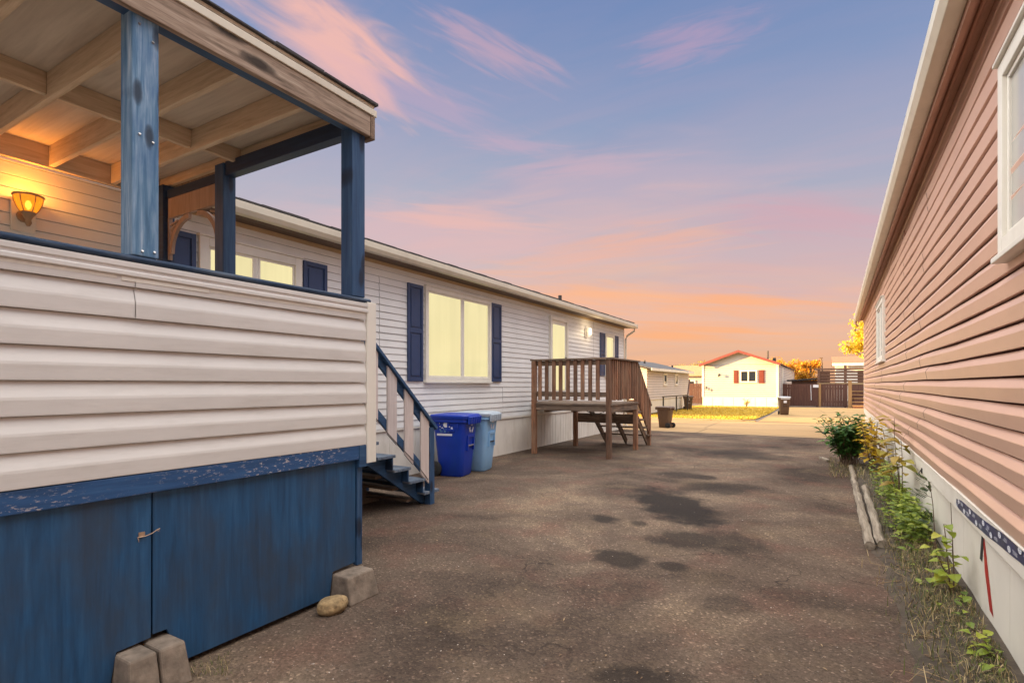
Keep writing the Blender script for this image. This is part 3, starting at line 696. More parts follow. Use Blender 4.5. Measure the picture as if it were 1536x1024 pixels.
# ------------------------------------------------------------------ wooden deck
DX = -3.72; DY0, DY1 = 10.13, 11.92; DZ = 1.10; DL = -5.86
wd = thing('wooden_deck', 'weathered brown wooden deck with slatted railing at the white house door', 'deck', (DX,DY0,0))
def DB(mb, name, mat, parent=None, **k):
    o = mb.build(name, mat, parent or wd, **k)
    if parent is None: o.location = (-DX,-DY0,0)
    return o
y = DY0
fl = MB()
while y < DY1-.01: fl.box(-5.50 if y < 10.8 else DL,DX+.02,y+.002,min(y+.14,DY1)-.002,DZ-.035,DZ+R.uniform(-.003,.003)); y += .14
DB(fl, 'floor', M['deck_wood_x'], bevel=.003)
DB(MB().box(-5.50,DX-.01,DY0+.02,DY0+.06,.95,DZ-.036), 'rim_joist', M['deck_wood_x'], bevel=.003)
DB(MB().box(DX-.045,DX-.003,DY0+.10,DY1,.93,DZ-.036), 'rim_joist', M['deck_wood_y'], bevel=.003)
DB(MB().box(DL,DX-.05,DY1-.045,DY1-.003,.88,DZ-.036), 'rim_joist', M['deck_wood_x'], bevel=.003)
DB(MB().box(-5.25,-5.20,DY0+.1,DY1-.05,.90,DZ-.036).box(-4.6,-4.56,DY0+.07,DY1-.05,.92,DZ-.036), 'beam', M['deck_wood_y'])
for x, y, z1, mt in ((DX-.045,DY0+.045,2.0,'deck_wood'),(-5.45,DY0+.03,2.0,'deck_wood'),(DX-.045,DY1-.02,.93,'deck_wood'),(-5.28,DY1+.05,.95,'deck_wood')):
    DB(MB().box(x-.048,x+.048,y-.048,y+.048,0,z1), 'post', M[mt], bevel=.005)
DB(MB().box(DX-.09,DX,DY1-.03,DY1+.05,DZ,2.0), 'post', M['deck_wood'], bevel=.005)
DB(MB().box(-5.53,DX+.06,DY0-.02,DY0+.12,2.001,2.036), 'top_rail', M['deck_wood_x'], bevel=.004)
DB(MB().box(DX-.12,DX+.04,DY0+.122,DY1+.08,2.003,2.034), 'top_rail', M['deck_wood_y'], bevel=.004)
DB(MB().box(-5.40,DX-.095,DY0+.045,DY0+.083,1.89,1.995).box(-5.40,DX-.095,DY0+.045,DY0+.083,1.24,1.34), 'rail', M['deck_wood_x'])
DB(MB().box(DX-.075,DX-.038,DY0+.095,DY1-.035,1.89,1.995).box(DX-.075,DX-.038,DY0+.095,DY1-.035,1.24,1.34), 'rail', M['deck_wood_y'])
for i in range(9):
    x = -5.31+i*.165+R.uniform(-.006,.006)
    DB(MB().box(x-.039,x+.039,DY0+.008,DY0+.044,1.17+R.uniform(-.012,.012),1.998), 'picket', M['deck_wood'], bevel=.003)
for i in range(13):
    y = DY0+.185+i*.121+R.uniform(-.006,.006)
    DB(MB().box(DX-.037,DX-.001,y-.034,y+.034,1.17+R.uniform(-.012,.012),1.998), 'picket', M['deck_wood'], bevel=.003)
# deck stairs
ye = 13.0
dso = bpy.data.objects.new('stairs', None); COL.objects.link(dso); dso.parent = wd; dso.location = (-DX,-DY0,0)
for x in (DX-.09,DX-.62,DX-1.15): MB().bar((x,DY1,.90),(x,ye-.02,.06),.04,.13,side=(1,0,0)).build('stringer', M['deck_wood_y'], dso)
for i in range(4):
    z = .88-.20*i; y = DY1+.12+i*.245
    MB().box(DX-1.2,DX-.0,y-.01,y+.12,z-.035,z).box(DX-1.2,DX-.0,y+.125,y+.255,z-.035,z).build('tread', M['deck_wood_x'], dso, bevel=.003)
sz = lambda y: 2.0-(y-DY1)*.93
MB().bar((DX-.03,DY1+.03,sz(DY1+.03)),(DX-.03,ye+.02,sz(ye+.02)),.085,.036).build('handrail', M['deck_wood_y'], dso, bevel=.004)
MB().bar((DX-.04,DY1+.05,sz(DY1+.05)-.72),(DX-.04,ye-.08,sz(ye-.08)-.72),.036,.09).bar((DX-.04,DY1+.05,sz(DY1+.05)-.08),(DX-.04,ye-.08,sz(ye-.08)-.08),.036,.09).build('rail', M['deck_wood_y'], dso)
MB().box(DX-.085,DX-.005,ye-.075,ye+.005,0,sz(ye)-.02).build('newel_post', M['deck_wood'], dso, bevel=.004)
for i in range(7):
    y = DY1+.10+i*.138; w = .06
    MB().hexa([(DX-.021,y,sz(y)-.86),(DX+.012,y,sz(y)-.86),(DX+.012,y+w,sz(y+w)-.86),(DX-.021,y+w,sz(y+w)-.86),
               (DX-.021,y,sz(y)-.02),(DX+.012,y,sz(y)-.02),(DX+.012,y+w,sz(y+w)-.02),(DX-.021,y+w,sz(y+w)-.02)]).build('picket', M['deck_wood'], dso, bevel=.003)
DB(MB().box(-5.24,DX-.06,DY1+.10,DY1+.14,.58,.80), 'beam', M['deck_wood_x'], bevel=.003)
cb = MB().tube([(-5.0+.05*i,DY1-.1,.90-.10*math.sin(PI*i/12)) for i in range(13)],.008,5)
DB(cb, 'cable', M['dark_metal'])

# ------------------------------------------------------------------ wheelie bins
def rrect(hx_, hy_, r, z, n=4, cx=0, cy=0):
    pts = []
    for k, (sx, sy) in enumerate(((1,1),(-1,1),(-1,-1),(1,-1))):
        for i in range(n+1):
            a = PI/2*k+PI/2*i/n
            pts.append((cx+sx*(hx_-r)+r*math.cos(a), cy+sy*(hy_-r)+r*math.sin(a), z))
    return pts
def make_bin(label, loc, rz, body, lid, group, h=1.0, decal=True, emblem=True, bar=M['metal'], sticker=False):
    t = thing('wheelie_bin', label, 'bin', (*loc,0), rz, group)
    hx0, hx1, hy0, hy1 = .215, .30, .205, .275; zb, zt = .035, h*.92
    def hxz(z): return hx0+(hx1-hx0)*(z-zb)/(zt-zb)
    def hyz(z): return hy0+(hy1-hy0)*(z-zb)/(zt-zb)
    rg = [rrect(hx0-.02,hy0-.02,.06,zb-.03), rrect(hx0,hy0,.07,zb)]
    for z in (.3*h,.62*h,.72*h): rg.append(rrect(hxz(z),hyz(z),.075,z))
    rg += [rrect(hxz(zt-.1)+.0,hyz(zt-.1)+.0,.075,zt-.1), rrect(hxz(zt)+.018,hyz(zt)+.018,.08,zt-.085), rrect(hxz(zt)+.02,hyz(zt)+.02,.08,zt)]
    b = MB().rings(rg)
    for sgn in (-1,1):       # ribs and side ledges
        for xx in (-.17,.0,.17): b.box(xx-.012,xx+.012,*sorted((sgn*hyz(.45*h)*.9,sgn*(hyz(zt)+.006))),zt-.17,zt-.09)
        b.box(-.02,.11,*sorted((sgn*hyz(.7*h)*.95,sgn*(hyz(.7*h)+.016))),.70*h,.735*h)
    b.box(hxz(.5*h)*.9,hxz(.5*h)+.028,-.13,-.105,.40*h,.60*h).box(hxz(.5*h)*.9,hxz(.5*h)+.028,.105,.13,.40*h,.60*h).box(hxz(.6*h)*.9,hxz(.6*h)+.02,-.13,.13,.60*h,.635*h)
    b.box(-hx1-.07,-hx1+.01,-.2,-.14,zt-.12,zt-.04).box(-hx1-.07,-hx1+.01,.14,.2,zt-.12,zt-.04)
    b.box(-hx0-.07,-hx0+.02,-.17,.17,.06,.16)
    bo = b.build('body', body, t, smooth=True)
    l = MB(); lz = zt+.001
    l.rings([rrect(hx1+.035,hy1+.03,.09,lz-.035), rrect(hx1+.042,hy1+.038,.09,lz+.012), rrect(hx1+.03,hy1+.026,.09,lz+.03), rrect(hx1-.05,hy1-.05,.08,lz+.042), rrect(hx1-.09,hy1-.09,.07,lz+.03)])
    l.prism([(hx1+.01,lz+.01),(hx1+.075,lz+.0),(hx1+.06,lz-.12),(hx1+.035,lz-.12),(hx1+.03,lz-.03)],'y',-.235,.235)
    for k in range(5): l.prism([(hx1+.074,lz+.0),(hx1+.085,lz-.005),(hx1+.07,lz-.115),(hx1+.058,lz-.115)],'y',-.2+.092*k,-.168+.092*k)
    l.tube([(-hx1-.06,-.24,lz-.03),(-hx1-.06,.24,lz-.03)],.018,8)
    l.build('lid', lid, t, smooth=True, bevel=.004)
    for sgn in (-1,1):
        w = MB(); cy = sgn*(hy0+.03)
        n_w = 18; rgs = []
        for r, dy in ((.05,-.026),(.108,-.026),(.125,-.016),(.125,.016),(.108,.026),(.05,.026)):
            rgs.append([(-hx0-.045+r*math.cos(2*PI*k/n_w), cy+dy, .125+r*math.sin(2*PI*k/n_w)) for k in range(n_w)])
        wo = w.rings(rgs).build('wheel', M['rubber'], t, smooth=True)
        MB().tube([(-hx0-.045,cy-.03,.125),(-hx0-.045,cy+.03,.125)],.045,12).build('hub', M['dark_metal'], wo, smooth=True)
    MB().tube([(hxz(.47*h)+.018,-.115,.475*h),(hxz(.47*h)+.018,.115,.475*h)],.013,8).build('lift_bar', bar, t, smooth=True)
    fr_ = lambda y, z: (hxz(z)+.009, y, z)
    sd = lambda x, z: (x, -hyz(z)-.004, z)
    if emblem:     # three bent arrows of the recycling mark
        e = MB(); cz = .745*h; sc_ = .072
        for k in range(3):
            a0 = 2*PI*k/3+PI/2
            def q(a, r): return fr_(-sc_*r*math.cos(a0+a)*1.0, cz+sc_*r*math.sin(a0+a))
            for (a, b_) in ((-.62,-.05),(-.05,.42)):
                e.add([q(a,.62),q(a,1.15),q(b_,1.2),q(b_,.72)], [(0,1,2,3)])
            e.add([q(.40,.45),q(.40,1.45),q(.85,.92)], [(0,1,2)])
        e.build('recycling_emblem', M['decal_white'], t)
    if sticker:
        e = MB(); cx_, cz = -.07, .74*h
        sd0 = sd; sd = lambda x, z: sd0(cx_+(x-cx_)*1.35, cz+(z-cz)*1.35)
        e.add([sd(cx_+.02+.032*math.cos(2*PI*k/14),cz+.045+.032*math.sin(2*PI*k/14)) for k in range(14)],[tuple(range(14))])
        e.build('sticker_disc', M['decal_white'], t); e = MB()
        e2 = MB()
        for (px, pz, w_, h_) in ((-.075,.055,.02,.02),(-.07,.02,.025,.012),(.085,-.01,.03,.035),(.06,.02,.02,.012),(-.04,.005,.03,.012)):
            e2.add([sd(cx_+px,cz+pz),sd(cx_+px+w_,cz+pz-.004),sd(cx_+px+w_*.7,cz+pz+h_),sd(cx_+px+.003,cz+pz+h_*.7)],[(0,1,2,3)])
        e.add([sd(cx_-.10,cz-.085),sd(cx_+.10,cz-.085),sd(cx_+.10,cz-.06),sd(cx_-.10,cz-.06)],[(0,1,2,3)])
        e.build('sticker_bar', M['decal_white'], t)
        e2.build('sticker_print', M['decal_white'], t)
        e = MB()
        for i in range(16):
            px, pz = R.uniform(-.085,.08), R.uniform(-.05,.02); w_ = R.uniform(.008,.03); h_ = R.uniform(.004,.012)
            e.add([(p[0],p[1]-.0008,p[2]) for p in (sd(cx_+px,cz+pz),sd(cx_+px+w_,cz+pz),sd(cx_+px+w_,cz+pz+h_),sd(cx_+px,cz+pz+h_))],[(0,1,2,3)])
        e.build('sticker_print', M['decal_teal'], t)
    return t
RZ = math.radians(11)
make_bin('dark blue wheeled recycling bin with white sticker beside the blue stairs', (-5.30,7.12), RZ, M['blue_plastic'], M['blue_plastic'], 'recycling bins by the white house', h=1.06, sticker=True)
make_bin('pale blue wheeled recycling bin with greyish lid behind the dark blue bin', (-5.30,7.76), RZ, M['pale_blue_plastic'], M['pale_lid'], 'recycling bins by the white house', h=1.07, bar=M['dark_metal'])
make_bin('brown wheeled bin standing past the wooden deck stairs by the street', (-4.84,18.6), math.radians(165), M['brown_plastic'], M['brown_lid'], 'brown wheeled bins', h=1.06, emblem=False, bar=M['dark_metal']).scale = (.76,.76,.72)
make_bin('brown wheeled bin left of the cream house, white circular mark', (-6.95,31.8), math.radians(-70), M['brown_plastic'], M['brown_lid'], 'brown wheeled bins', h=1.06, bar=M['metal']).scale = (.88,.88,.82)
b3 = make_bin('dark brown wheeled bin with pale grey lid right of the cream house', (-1.83,29.3), math.radians(-75), M['brown_plastic'], M['grey_lid'], 'brown wheeled bins', h=1.14, emblem=False, bar=M['dark_metal'])
MB().box(.305,.312,-.08,.08,.72,.86).build('sticker', M['decal_white'], b3); b3.scale = (.86,.86,.82)

# ------------------------------------------------------------------ right-hand house
rh = thing('mobile_home', 'long pinkish tan sided house with white skirt on the right', 'house', (WX,0,0), -WR)
RY0, RY1 = -3.5, 21.05; RZ0, RZ1 = .722, 3.63
def RB(mb, name, mat, parent=None, **k): return mb.build(name, mat, parent or rh, **k)
sm = []
rs = random.Random(21)
for c in range(0,22,1):
    base = 2.0 if c % 4 < 2 else 0.4
    for k in range(8):
        sm.append((base+k*3.1+rs.choice((0,0,.04,.5))+.25*((c//2) % 3), c, c+1))
s = siding(MB(), RY0, RY1, RZ0, RZ1, .1372, 0, -1, t=.033, prof='dutch', gap=.013, wav=.0032, seams=sm, seed=12, step=.3)
RB(s, 'wall', M['pink_siding'], recalc=False)
RB(MB().box(.010,6.5,RY0,RY1-.02,.725,RZ1).box(.05,6.5,RY0,RY1-.05,.06,.72), 'wall_core', M['red_backing'])
RB(siding(MB(), 0, 6.5, RZ0, RZ1, .1372, RY1, 1, axis='x', t=.019, seed=4), 'end_wall', M['pink_siding'], recalc=False)
RB(MB().box(-.025,.03,RY1-.05,RY1+.03,RZ0,RZ1), 'corner_trim', M['trim_white'], bevel=.004)
sk = MB(); y = RY0
while y < RY1-.01:
    y2 = min(y+1.22,RY1); sk.box(.008,.035,y+.0015,y2-.0015,-.05,.552); y = y2
RB(sk, 'skirt', M['skirt_clean'])
RB(MB().prism([(.03,.553),(-.012,.553),(-.020,.565),(-.020,.690),(-.012,.704),(-.030,.706),(-.030,.716),(.03,.720)],'y',RY0,RY1), 'skirt_trim', M['skirt_clean'], bevel=.003)
# strip of printed blue tape stuck to the trim and a red strip on the skirt
def tz(y): return .605+(5.1-y)*.030+.006*math.sin(y*4)
tp = MB(); N = 40; ya, yb_ = 1.2, 5.12; rows = []
for i in range(N+1):
    y = ya+(yb_-ya)*i/N; hh = .040 if i < N-1 else (.034 if i == N-1 else .022)
    z = tz(y)+.012
    rows.append([(-.0225-.0015*math.sin(i*1.3),y,z-hh),(-.0225,y,z+hh)])
tp.v = [p for r in rows for p in r]; tp.f = [(2*i,2*i+1,2*i+3,2*i+2) for i in range(N)]
tpo = RB(tp, 'printed_tape', M['tape_blue']); tag(tpo, 'peeling navy tape printed with white circles')
wp = MB(); y = 1.4; k = 0
while y < 5.05:
    z = tz(y)+.012+(.020 if k % 2 else -.016)
    wp.add([(-.0250,y+.032*math.cos(2*PI*i/14),z+.0165*math.sin(2*PI*i/14)) for i in range(14)],[tuple(range(14))])
    zz = tz(y+.1)+.012-(.016 if k % 2 else -.014)
    for j in range(3): wp.add([(-.0250,y+.04,zz+.007*j-.006),(-.0250,y+.04+R.uniform(.05,.1),zz+.007*j-.006),(-.0250,y+.04+R.uniform(.05,.1),zz+.007*j-.0035),(-.0250,y+.04,zz+.007*j-.0035)],[(0,1,2,3)])
    y += .19; k += 1
for yy, ln in ((4.62,.16),(4.75,.07),(4.1,.10)): wp.add([(-.0252,yy,tz(yy)-.002),(-.0252,yy+ln*.5,tz(yy)+.012),(-.0252,yy+ln,tz(yy)+.006),(-.0252,yy+ln*.5,tz(yy)+.006)],[(0,1,2,3)])
wp.build('tape_print', M['decal_white'], tpo)
wd_ = MB(); y = 1.4; k = 0
while y < 5.05:
    z = tz(y)+.012+(.020 if k % 2 else -.016)
    for j in (-1,1): wd_.add([(-.0256,y-.016,z+j*.005-.0015),(-.0256,y+.015,z+j*.006-.001),(-.0256,y+.015,z+j*.006+.0015),(-.0256,y-.016,z+j*.005+.001)],[(0,1,2,3)])
    y += .19; k += 1
wd_.build('tape_print', M['tape_blue'], tpo)
def RW(u, v, off=0.0):     # photo pixel -> (y, z) on the wall (reading positions off)
    t_ = (u-768)/F; X = -math.sin(YAW)+t_*math.cos(YAW); Y = math.cos(YAW)+t_*math.sin(YAW)
    d_ = (WX-off)/(X-math.tan(WR)*Y); return Y*d_, H-(v-V0)*d_/F
(ya, za), (yb2, zb2) = RW(1474,806), RW(1486,920)
rd = MB().add([(.0065,ya-.01,za),(.0065,ya+.03,za),(.0065,(ya+yb2)/2+.085,(za+zb2)/2),(.0065,yb2+.06,zb2),(.0065,yb2-.03,zb2-.01),(.0065,(ya+yb2)/2-.015,(za+zb2)/2)],[(0,1,2,5),(5,2,3,4)])
RB(rd, 'red_strip', M['red_strip'])
rd = MB().add([(.005,ya+.0,za+.005),(.005,ya+.06,za+.004),(.005,ya+.11,za-.16),(.005,ya+.05,za-.165)],[(0,1,2,3)])
RB(rd, 'dark_strip', M['rubber'])
# eaves
OV = .20
RB(MB().box(-OV+.04,.0,RY0,RY1+.05,3.60,3.622), 'soffit', M['soffit'])
RB(MB().box(-OV+.02,-OV+.045,RY0,RY1+.05,3.52,3.70), 'fascia', M['soffit'])
RB(MB().box(-.045,-.02,RY0,RY1,3.53,3.599), 'frieze', M['pink_siding'], bevel=.004)
RB(MB().tube([(-.10,RY0,3.588),(-.10,8.8,3.588),(-.10,RY1,3.590)],.012,8).box(-.135,-.128,RY0,RY1,3.585,3.599), 'conduit', M['soffit'])
RB(MB().prism([(-OV+.019,3.57),(-OV-.07,3.57),(-OV-.10,3.62),(-OV-.10,3.715),(-OV-.085,3.715),(-OV-.085,3.64),(-OV+.01,3.64),(-OV+.01,3.705),(-OV+.019,3.705)],'y',RY0,RY1+.08).box(-OV-.105,-OV+.02,RY1+.06,RY1+.085,3.57,3.716), 'gutter', M['gutter'], bevel=.004)
rr = MB().prism([(-OV-.03,3.70),(3.0,4.6),(3.0,4.65),(-OV-.03,3.75)],'y',RY0,RY1+.08).prism([(3.0,4.6),(6.3,3.7),(6.3,3.75),(3.0,4.65)],'y',RY0,RY1+.08)
y = RY0
while y < RY1: L = R.uniform(.3,.36); rr.box(-OV-.06,-OV+.1,y+.004,y+L-.004,3.735,3.748+R.uniform(0,.012)); y += L
RB(rr, 'roof', M['shingle'])
RB(MB().tube([(-OV-.04,RY1-.04,3.57),(-OV-.05,RY1-.04,3.48),(-OV+.02,RY1-.04,3.42),(-OV-.08,RY1-.05,3.30),(-OV-.06,RY1-.05,3.25)],.03,8), 'downspout', M['soffit'], smooth=True)
window(rh, 1.9, 3.69, 2.16, 3.15, -.018, -1, M['pale_glass'], fw=.085, depth=.05, mull=(2.8,))
window(rh, 11.98, 13.75, 1.95, 3.12, -.018, -1, M['pale_glass'], fw=.08, depth=.05, mull=(12.86,))
RB(MB().box(-.03,-.018,8.6,8.7,3.45,3.52), 'vent', M['soffit'])
RB(MB().tube([(-.03,7.0,.60),(-.05,7.0,.57),(-.03,7.0,.53)],.006,6).box(-.03,-.018,6.98,7.02,.57,.62), 'hook', M['dark_metal'])

# ------------------------------------------------------------------ timbers, plants, grass along the right wall
def timber(pts, r, label):
    m = MB(); m_n = 14; P_ = []
    a, b = Vector(pts[0]), Vector(pts[1])
    for i in range(m_n+1): P_.append(a.lerp(b, i/m_n)+Vector((R.uniform(-.008,.008),0,R.uniform(-.006,.006))))
    m.tube(P_, r, 8)
    for i, v in enumerate(m.v):
        if R.random() < .5: m.v[i] = (v[0]+R.uniform(-.006,.006), v[1], v[2]+R.uniform(-.006,.006))
    return tag(m.build('garden_timber', M['timber'], smooth=True), label, 'timber', 'weathered edging timbers of the planting strip')
timber([(.33,5.8,.038),(.345,8.45,.036)],.043,'cracked round edging timber along the asphalt edge, nearest the viewer')
timber([(.345,8.5,.034),(.36,11.3,.034)],.040,'round edging timber along the asphalt edge ending at the green bush')
timber([(.425,5.85,.05),(.455,9.0,.052)],.040,'second edging timber lying behind the front one, closer to the wall')
tag(MB().bar((.02,11.9,.03),(-.12,12.35,.03),.07,.05).build('garden_timber', M['timber'], bevel=.01), 'short broken timber stub lying left of the green bush', 'timber', 'weathered edging timbers of the planting strip')

def bush():
    t = thing('bush', 'dense dark green leafy bush at the far end of the planting strip', 'bush', (.34,11.5,0))
    st = MB(); lf = MB()
    for k in range(54):
        a = R.uniform(0,2*PI); sp = R.uniform(.08,.56); h = R.uniform(.5,1.08)*(1-.28*sp)
        b = Vector((R.uniform(-.13,.13),R.uniform(-.16,.16),0)); tp_ = Vector((math.cos(a)*sp,math.sin(a)*sp*1.1,h))
        if tp_.x > .40: tp_.x = .40
        pts = [b.lerp(tp_, q)+Vector((0,0,.1*math.sin(q*PI))) for q in (0,.25,.5,.75,1)]
        st.tube(pts,.007,5,.003)
        for j in range(26):
            q = .22+.8*j/26; p = b.lerp(tp_, min(q,1))+Vector((0,0,.1*math.sin(min(q,1)*PI)))
            an = j*2.4+k; d_ = Vector((math.cos(an),math.sin(an),R.uniform(-.1,.55)))
            L = R.uniform(.11,.19)*(1.05-.3*q)
            if p.x+d_.x*L > .46: d_.x *= -.5
            lf.leaf(p, d_, L, L*.48, droop=R.uniform(.1,.45))
    st.build('stems', M['stem'], t); lf.build('foliage', M['green_leaf'], t, recalc=False)
bush()
def shrub(name, label, cat, x, y, stems, mat, L=(.05,.09), wr=.75, lean=0.0, dens=9, top=.35, spread=.15, r=.006):
    t = thing(name, label, cat, (x,y,0)); st = MB(); lf = MB(); maxx = wallx(y)-x-.03
    for (dx, dy, h) in stems:
        b = Vector((R.uniform(-.03,.03),R.uniform(-.04,.04),0)); e = Vector((dx,dy,h))
        pts = [b.lerp(e,q)+Vector((R.uniform(-.008,.008),R.uniform(-.008,.008),0)) for q in (0,.2,.4,.6,.8,1)]
        pts = [Vector((min(p.x,maxx),p.y,p.z)) for p in pts]
        st.tube(pts, r, 6, r*.45)
        for j in range(dens):
            q = top+(1.02-top)*j/max(1,dens-1); p = b.lerp(e, min(q,1)); an = R.uniform(0,2*PI)
            d_ = Vector((math.cos(an),math.sin(an),R.uniform(-.15,.35))); l = R.uniform(*L)
            if p.x+d_.x*(l+.03) > maxx: d_.x = -abs(d_.x)
            pe = p+d_.normalized()*.03; st.tube([p,pe],.002,4); lf.leaf(pe, d_, l, l*wr, droop=R.uniform(.15,.5))
    st.build('stems', M['stem'], t); lf.build('foliage', mat, t, recalc=False); return t
shrub('shrub', 'leafy shrub with bright yellow leaves right of the green bush', 'shrub', .66, 10.7, [(R.uniform(-.2,.12),R.uniform(-.35,.3),R.uniform(.5,.95)) for _ in range(12)], M['yellow_leaf'], (.09,.16), .66, dens=14, top=.4)
shrub('sapling', 'tall thin stemmed sapling with olive yellow leaves against the white skirt', 'sapling', .74, 7.55, [(-.06,.25,1.10),(-.14,.55,.92),(.0,.1,.86),(-.2,.35,.78),(-.05,-.25,.70)], M['olive_leaf'], (.13,.20), .62, dens=9, top=.55)
shrub('sapling', 'young plant with lime green heart shaped leaves by the red strip', 'sapling', .76, 4.72, [(-.05,.05,.52),(-.03,-.07,.44),(-.1,.12,.36)], M['lime_leaf'], (.065,.10), .85, dens=9, top=.3)
shrub('sapling', 'small low plant with lime leaves at the bottom of the white skirt', 'sapling', .76, 3.72, [(-.03,.03,.16),(.0,-.07,.12),(-.06,.05,.13)], M['lime_leaf'], (.05,.07), .8, dens=6, top=.3)
# fern-like weed
t = thing('weed', 'thin tall weed with narrow feathery leaflets against the white skirt', 'weed', (.775,5.55,0)); st = MB(); lf = MB()
st.tube([(0,0,0),(-.01,.03,.25),(-.02,.05,.5),(-.035,.10,.68)],.005,6,.002)
for zz, an in ((.68,2.6),(.62,-.6),(.56,3.4),(.40,-1.2),(.40,2.0),(.36,3.6),(.62,1.6),(.38,4.4)):
    b = Vector((-.02-.015*zz,.07*zz,zz)); d_ = Vector((-abs(math.cos(an))*.6,math.sin(an),.25)).normalized(); e = b+d_*.11
    st.tube([b,e],.002,4)
    for j in range(6):
        p = b.lerp(e,.3+.7*j/5)
        for s_ in (-1,1): lf.leaf(p, (d_+Vector((0,.4,1.0))*s_*.8).normalized(), .05, .015, droop=.1)
st.build('stems', M['stem'], t); lf.build('foliage', M['fern_leaf'], t, recalc=False)
t = tag(MB().tube([(.80,5.0,0),(.795,5.03,.3),(.79,5.08,.62)],.004,5,.002).build('dry_stalk', M['stem']), 'single bare dry stalk leaning on the white skirt', 'stalk')

# ground-cover weeds (stuff) and dry grass (stuff)
lf = MB()
for k in range(1750):
    y = R.choice((R.uniform(6.0,10.2),R.uniform(6.8,8.8),R.uniform(5.9,6.9)))
    if k % 26 == 0: y = R.uniform(3.2,6.2); x = R.uniform(.50,wallx(y)-.07)
    if y < 6: x = wallx(y)-.06-abs(R.gauss(0,.09))
    h = R.uniform(.04,.30)*(1 if R.random() < .75 else 1.3)*(1 if y > 5.9 else .35)
    a = R.uniform(0,2*PI); d_ = Vector((math.cos(a),math.sin(a),R.uniform(0,.6))); L = R.uniform(.04,.085)
    lf.leaf((x,y,h), d_, L, L*.6, droop=R.uniform(.1,.4))
tag(lf.build('weeds', M['weed_leaf'], recalc=False), 'low yellow green weeds along the white skirt', 'weeds', kind='stuff')
gr = MB()
def blade(x, y, z, L, a, lean, w):
    dx, dy = math.cos(a), math.sin(a); px, py = -dy*w, dx*w
    p1 = (x+dx*L*lean*.45, y+dy*L*lean*.45, z+L*.6*(1-.25*lean)); p2 = (x+dx*L*lean, y+dy*L*lean, z+L*max(.06,1-.85*lean))
    gr.add([(x-px,y-py,z),(x+px,y+py,z),(p1[0]+px*.7,p1[1]+py*.7,p1[2]),(p1[0]-px*.7,p1[1]-py*.7,p1[2]),p2],[(0,1,2,3),(3,2,4)])
for k in range(9500):
    u = R.random()
    if u < .68: y = R.uniform(2.6,6.2); x = wallx(y)-.03-abs(R.gauss(0,.16))
    elif u < .93: y = R.uniform(5.6,11.5); x = R.uniform(.46,wallx(y)-.03)
    else: y = R.uniform(9.8,12.3); x = R.uniform(.02,.5)
    if x < .38 and y > 5.6 and y < 9.8: continue
    L = R.uniform(.03,.13)*(1.5 if R.random() < .2 else 1)
    a = R.uniform(0,2*PI); lean = R.uniform(.2,1.0)
    if x+math.cos(a)*L*lean > wallx(y)-.02: a = PI-a
    blade(x, y, .01+R.uniform(0,.03), L, a, lean, R.uniform(.0012,.0028))
for k in range(260): # tufts by the left block
    x, y = G(R.uniform(270,345), R.uniform(975,1015)); L = R.uniform(.02,.07)
    if x < PX+.03: continue
    blade(x, y, 0, L, R.uniform(0,6.3), R.uniform(.3,1), .0013)
tag(gr.build('grass', M['dry_grass'], recalc=False), 'dry grass along the foot of the right wall', 'grass', kind='stuff')
# fallen twigs
tw = MB()
for k in range(330):
    y = R.uniform(2.7,6.2); x = wallx(y)-.06-abs(R.gauss(0,.17)); a = R.uniform(0,2*PI); L = R.uniform(.04,.22)
    e = (x+math.cos(a)*L, y+math.sin(a)*L, R.uniform(.02,.06))
    if e[0] > wallx(e[1])-.03: continue
    tw.tube([(x,y,.035),e],R.uniform(.0015,.003),4)
tag(tw.build('twigs', M['litter']), 'dry twigs fallen on the grass strip', 'twigs', kind='stuff')
# loose stones on the driveway
sb = MB(); ico = [(0,0,1),(.9,0,.2),(.28,.86,.2),(-.73,.53,.2),(-.73,-.53,.2),(.28,-.86,.2),(.6,.4,-.3),(-.3,.7,-.3),(-.8,0,-.3),(-.2,-.75,-.3),(.6,-.45,-.3)]
icf = [(0,1,2),(0,2,3),(0,3,4),(0,4,5),(0,5,1),(1,6,2),(2,7,3),(3,8,4),(4,9,5),(5,10,1)]
for k in range(4000):
    d_ = 2.6*(1/(1-.78*R.random())); t_ = R.uniform(-.75,.98)
    x = d_*(-math.sin(YAW)+t_*math.cos(YAW)); y = d_*(math.cos(YAW)+t_*math.sin(YAW))
    if x < PX+.02 and y < 2.85: continue
    if x < -5.8 or x > .75 or y > 16.5: continue
    r = .0022*(1/(1-.72*R.random())); a = R.uniform(0,6.3); ca, sa = math.cos(a), math.sin(a); sy = R.uniform(.6,1)
    sb.add([(x+r*(px*ca-py*sy*sa), y+r*(px*sa+py*sy*ca), .004+r*.55*max(pz+.25,0)) for px, py, pz in ico], icf)
tag(sb.build('gravel', M['stone_bits'], recalc=False), 'loose small stones on the driveway', 'gravel', kind='stuff')
lt = MB()
for k in range(320):
    d_ = 2.7*(1/(1-.78*R.random())); t_ = R.uniform(-.6,.9)
    x = d_*(-math.sin(YAW)+t_*math.cos(YAW)); y = d_*(math.cos(YAW)+t_*math.sin(YAW))
    if (x < PX+.05 and y < 2.9) or x < -5.7 or x > .6 or y > 16: continue
    a = R.uniform(0,6.3); lt.leaf((x,y,.012), (math.cos(a),math.sin(a),.05), R.uniform(.012,.035), R.uniform(.004,.014), up=(0,0,1), droop=.2)
tag(lt.build('leaf_litter', M['litter'], recalc=False), 'scattered dry leaf bits on the driveway', 'leaf litter', kind='stuff')

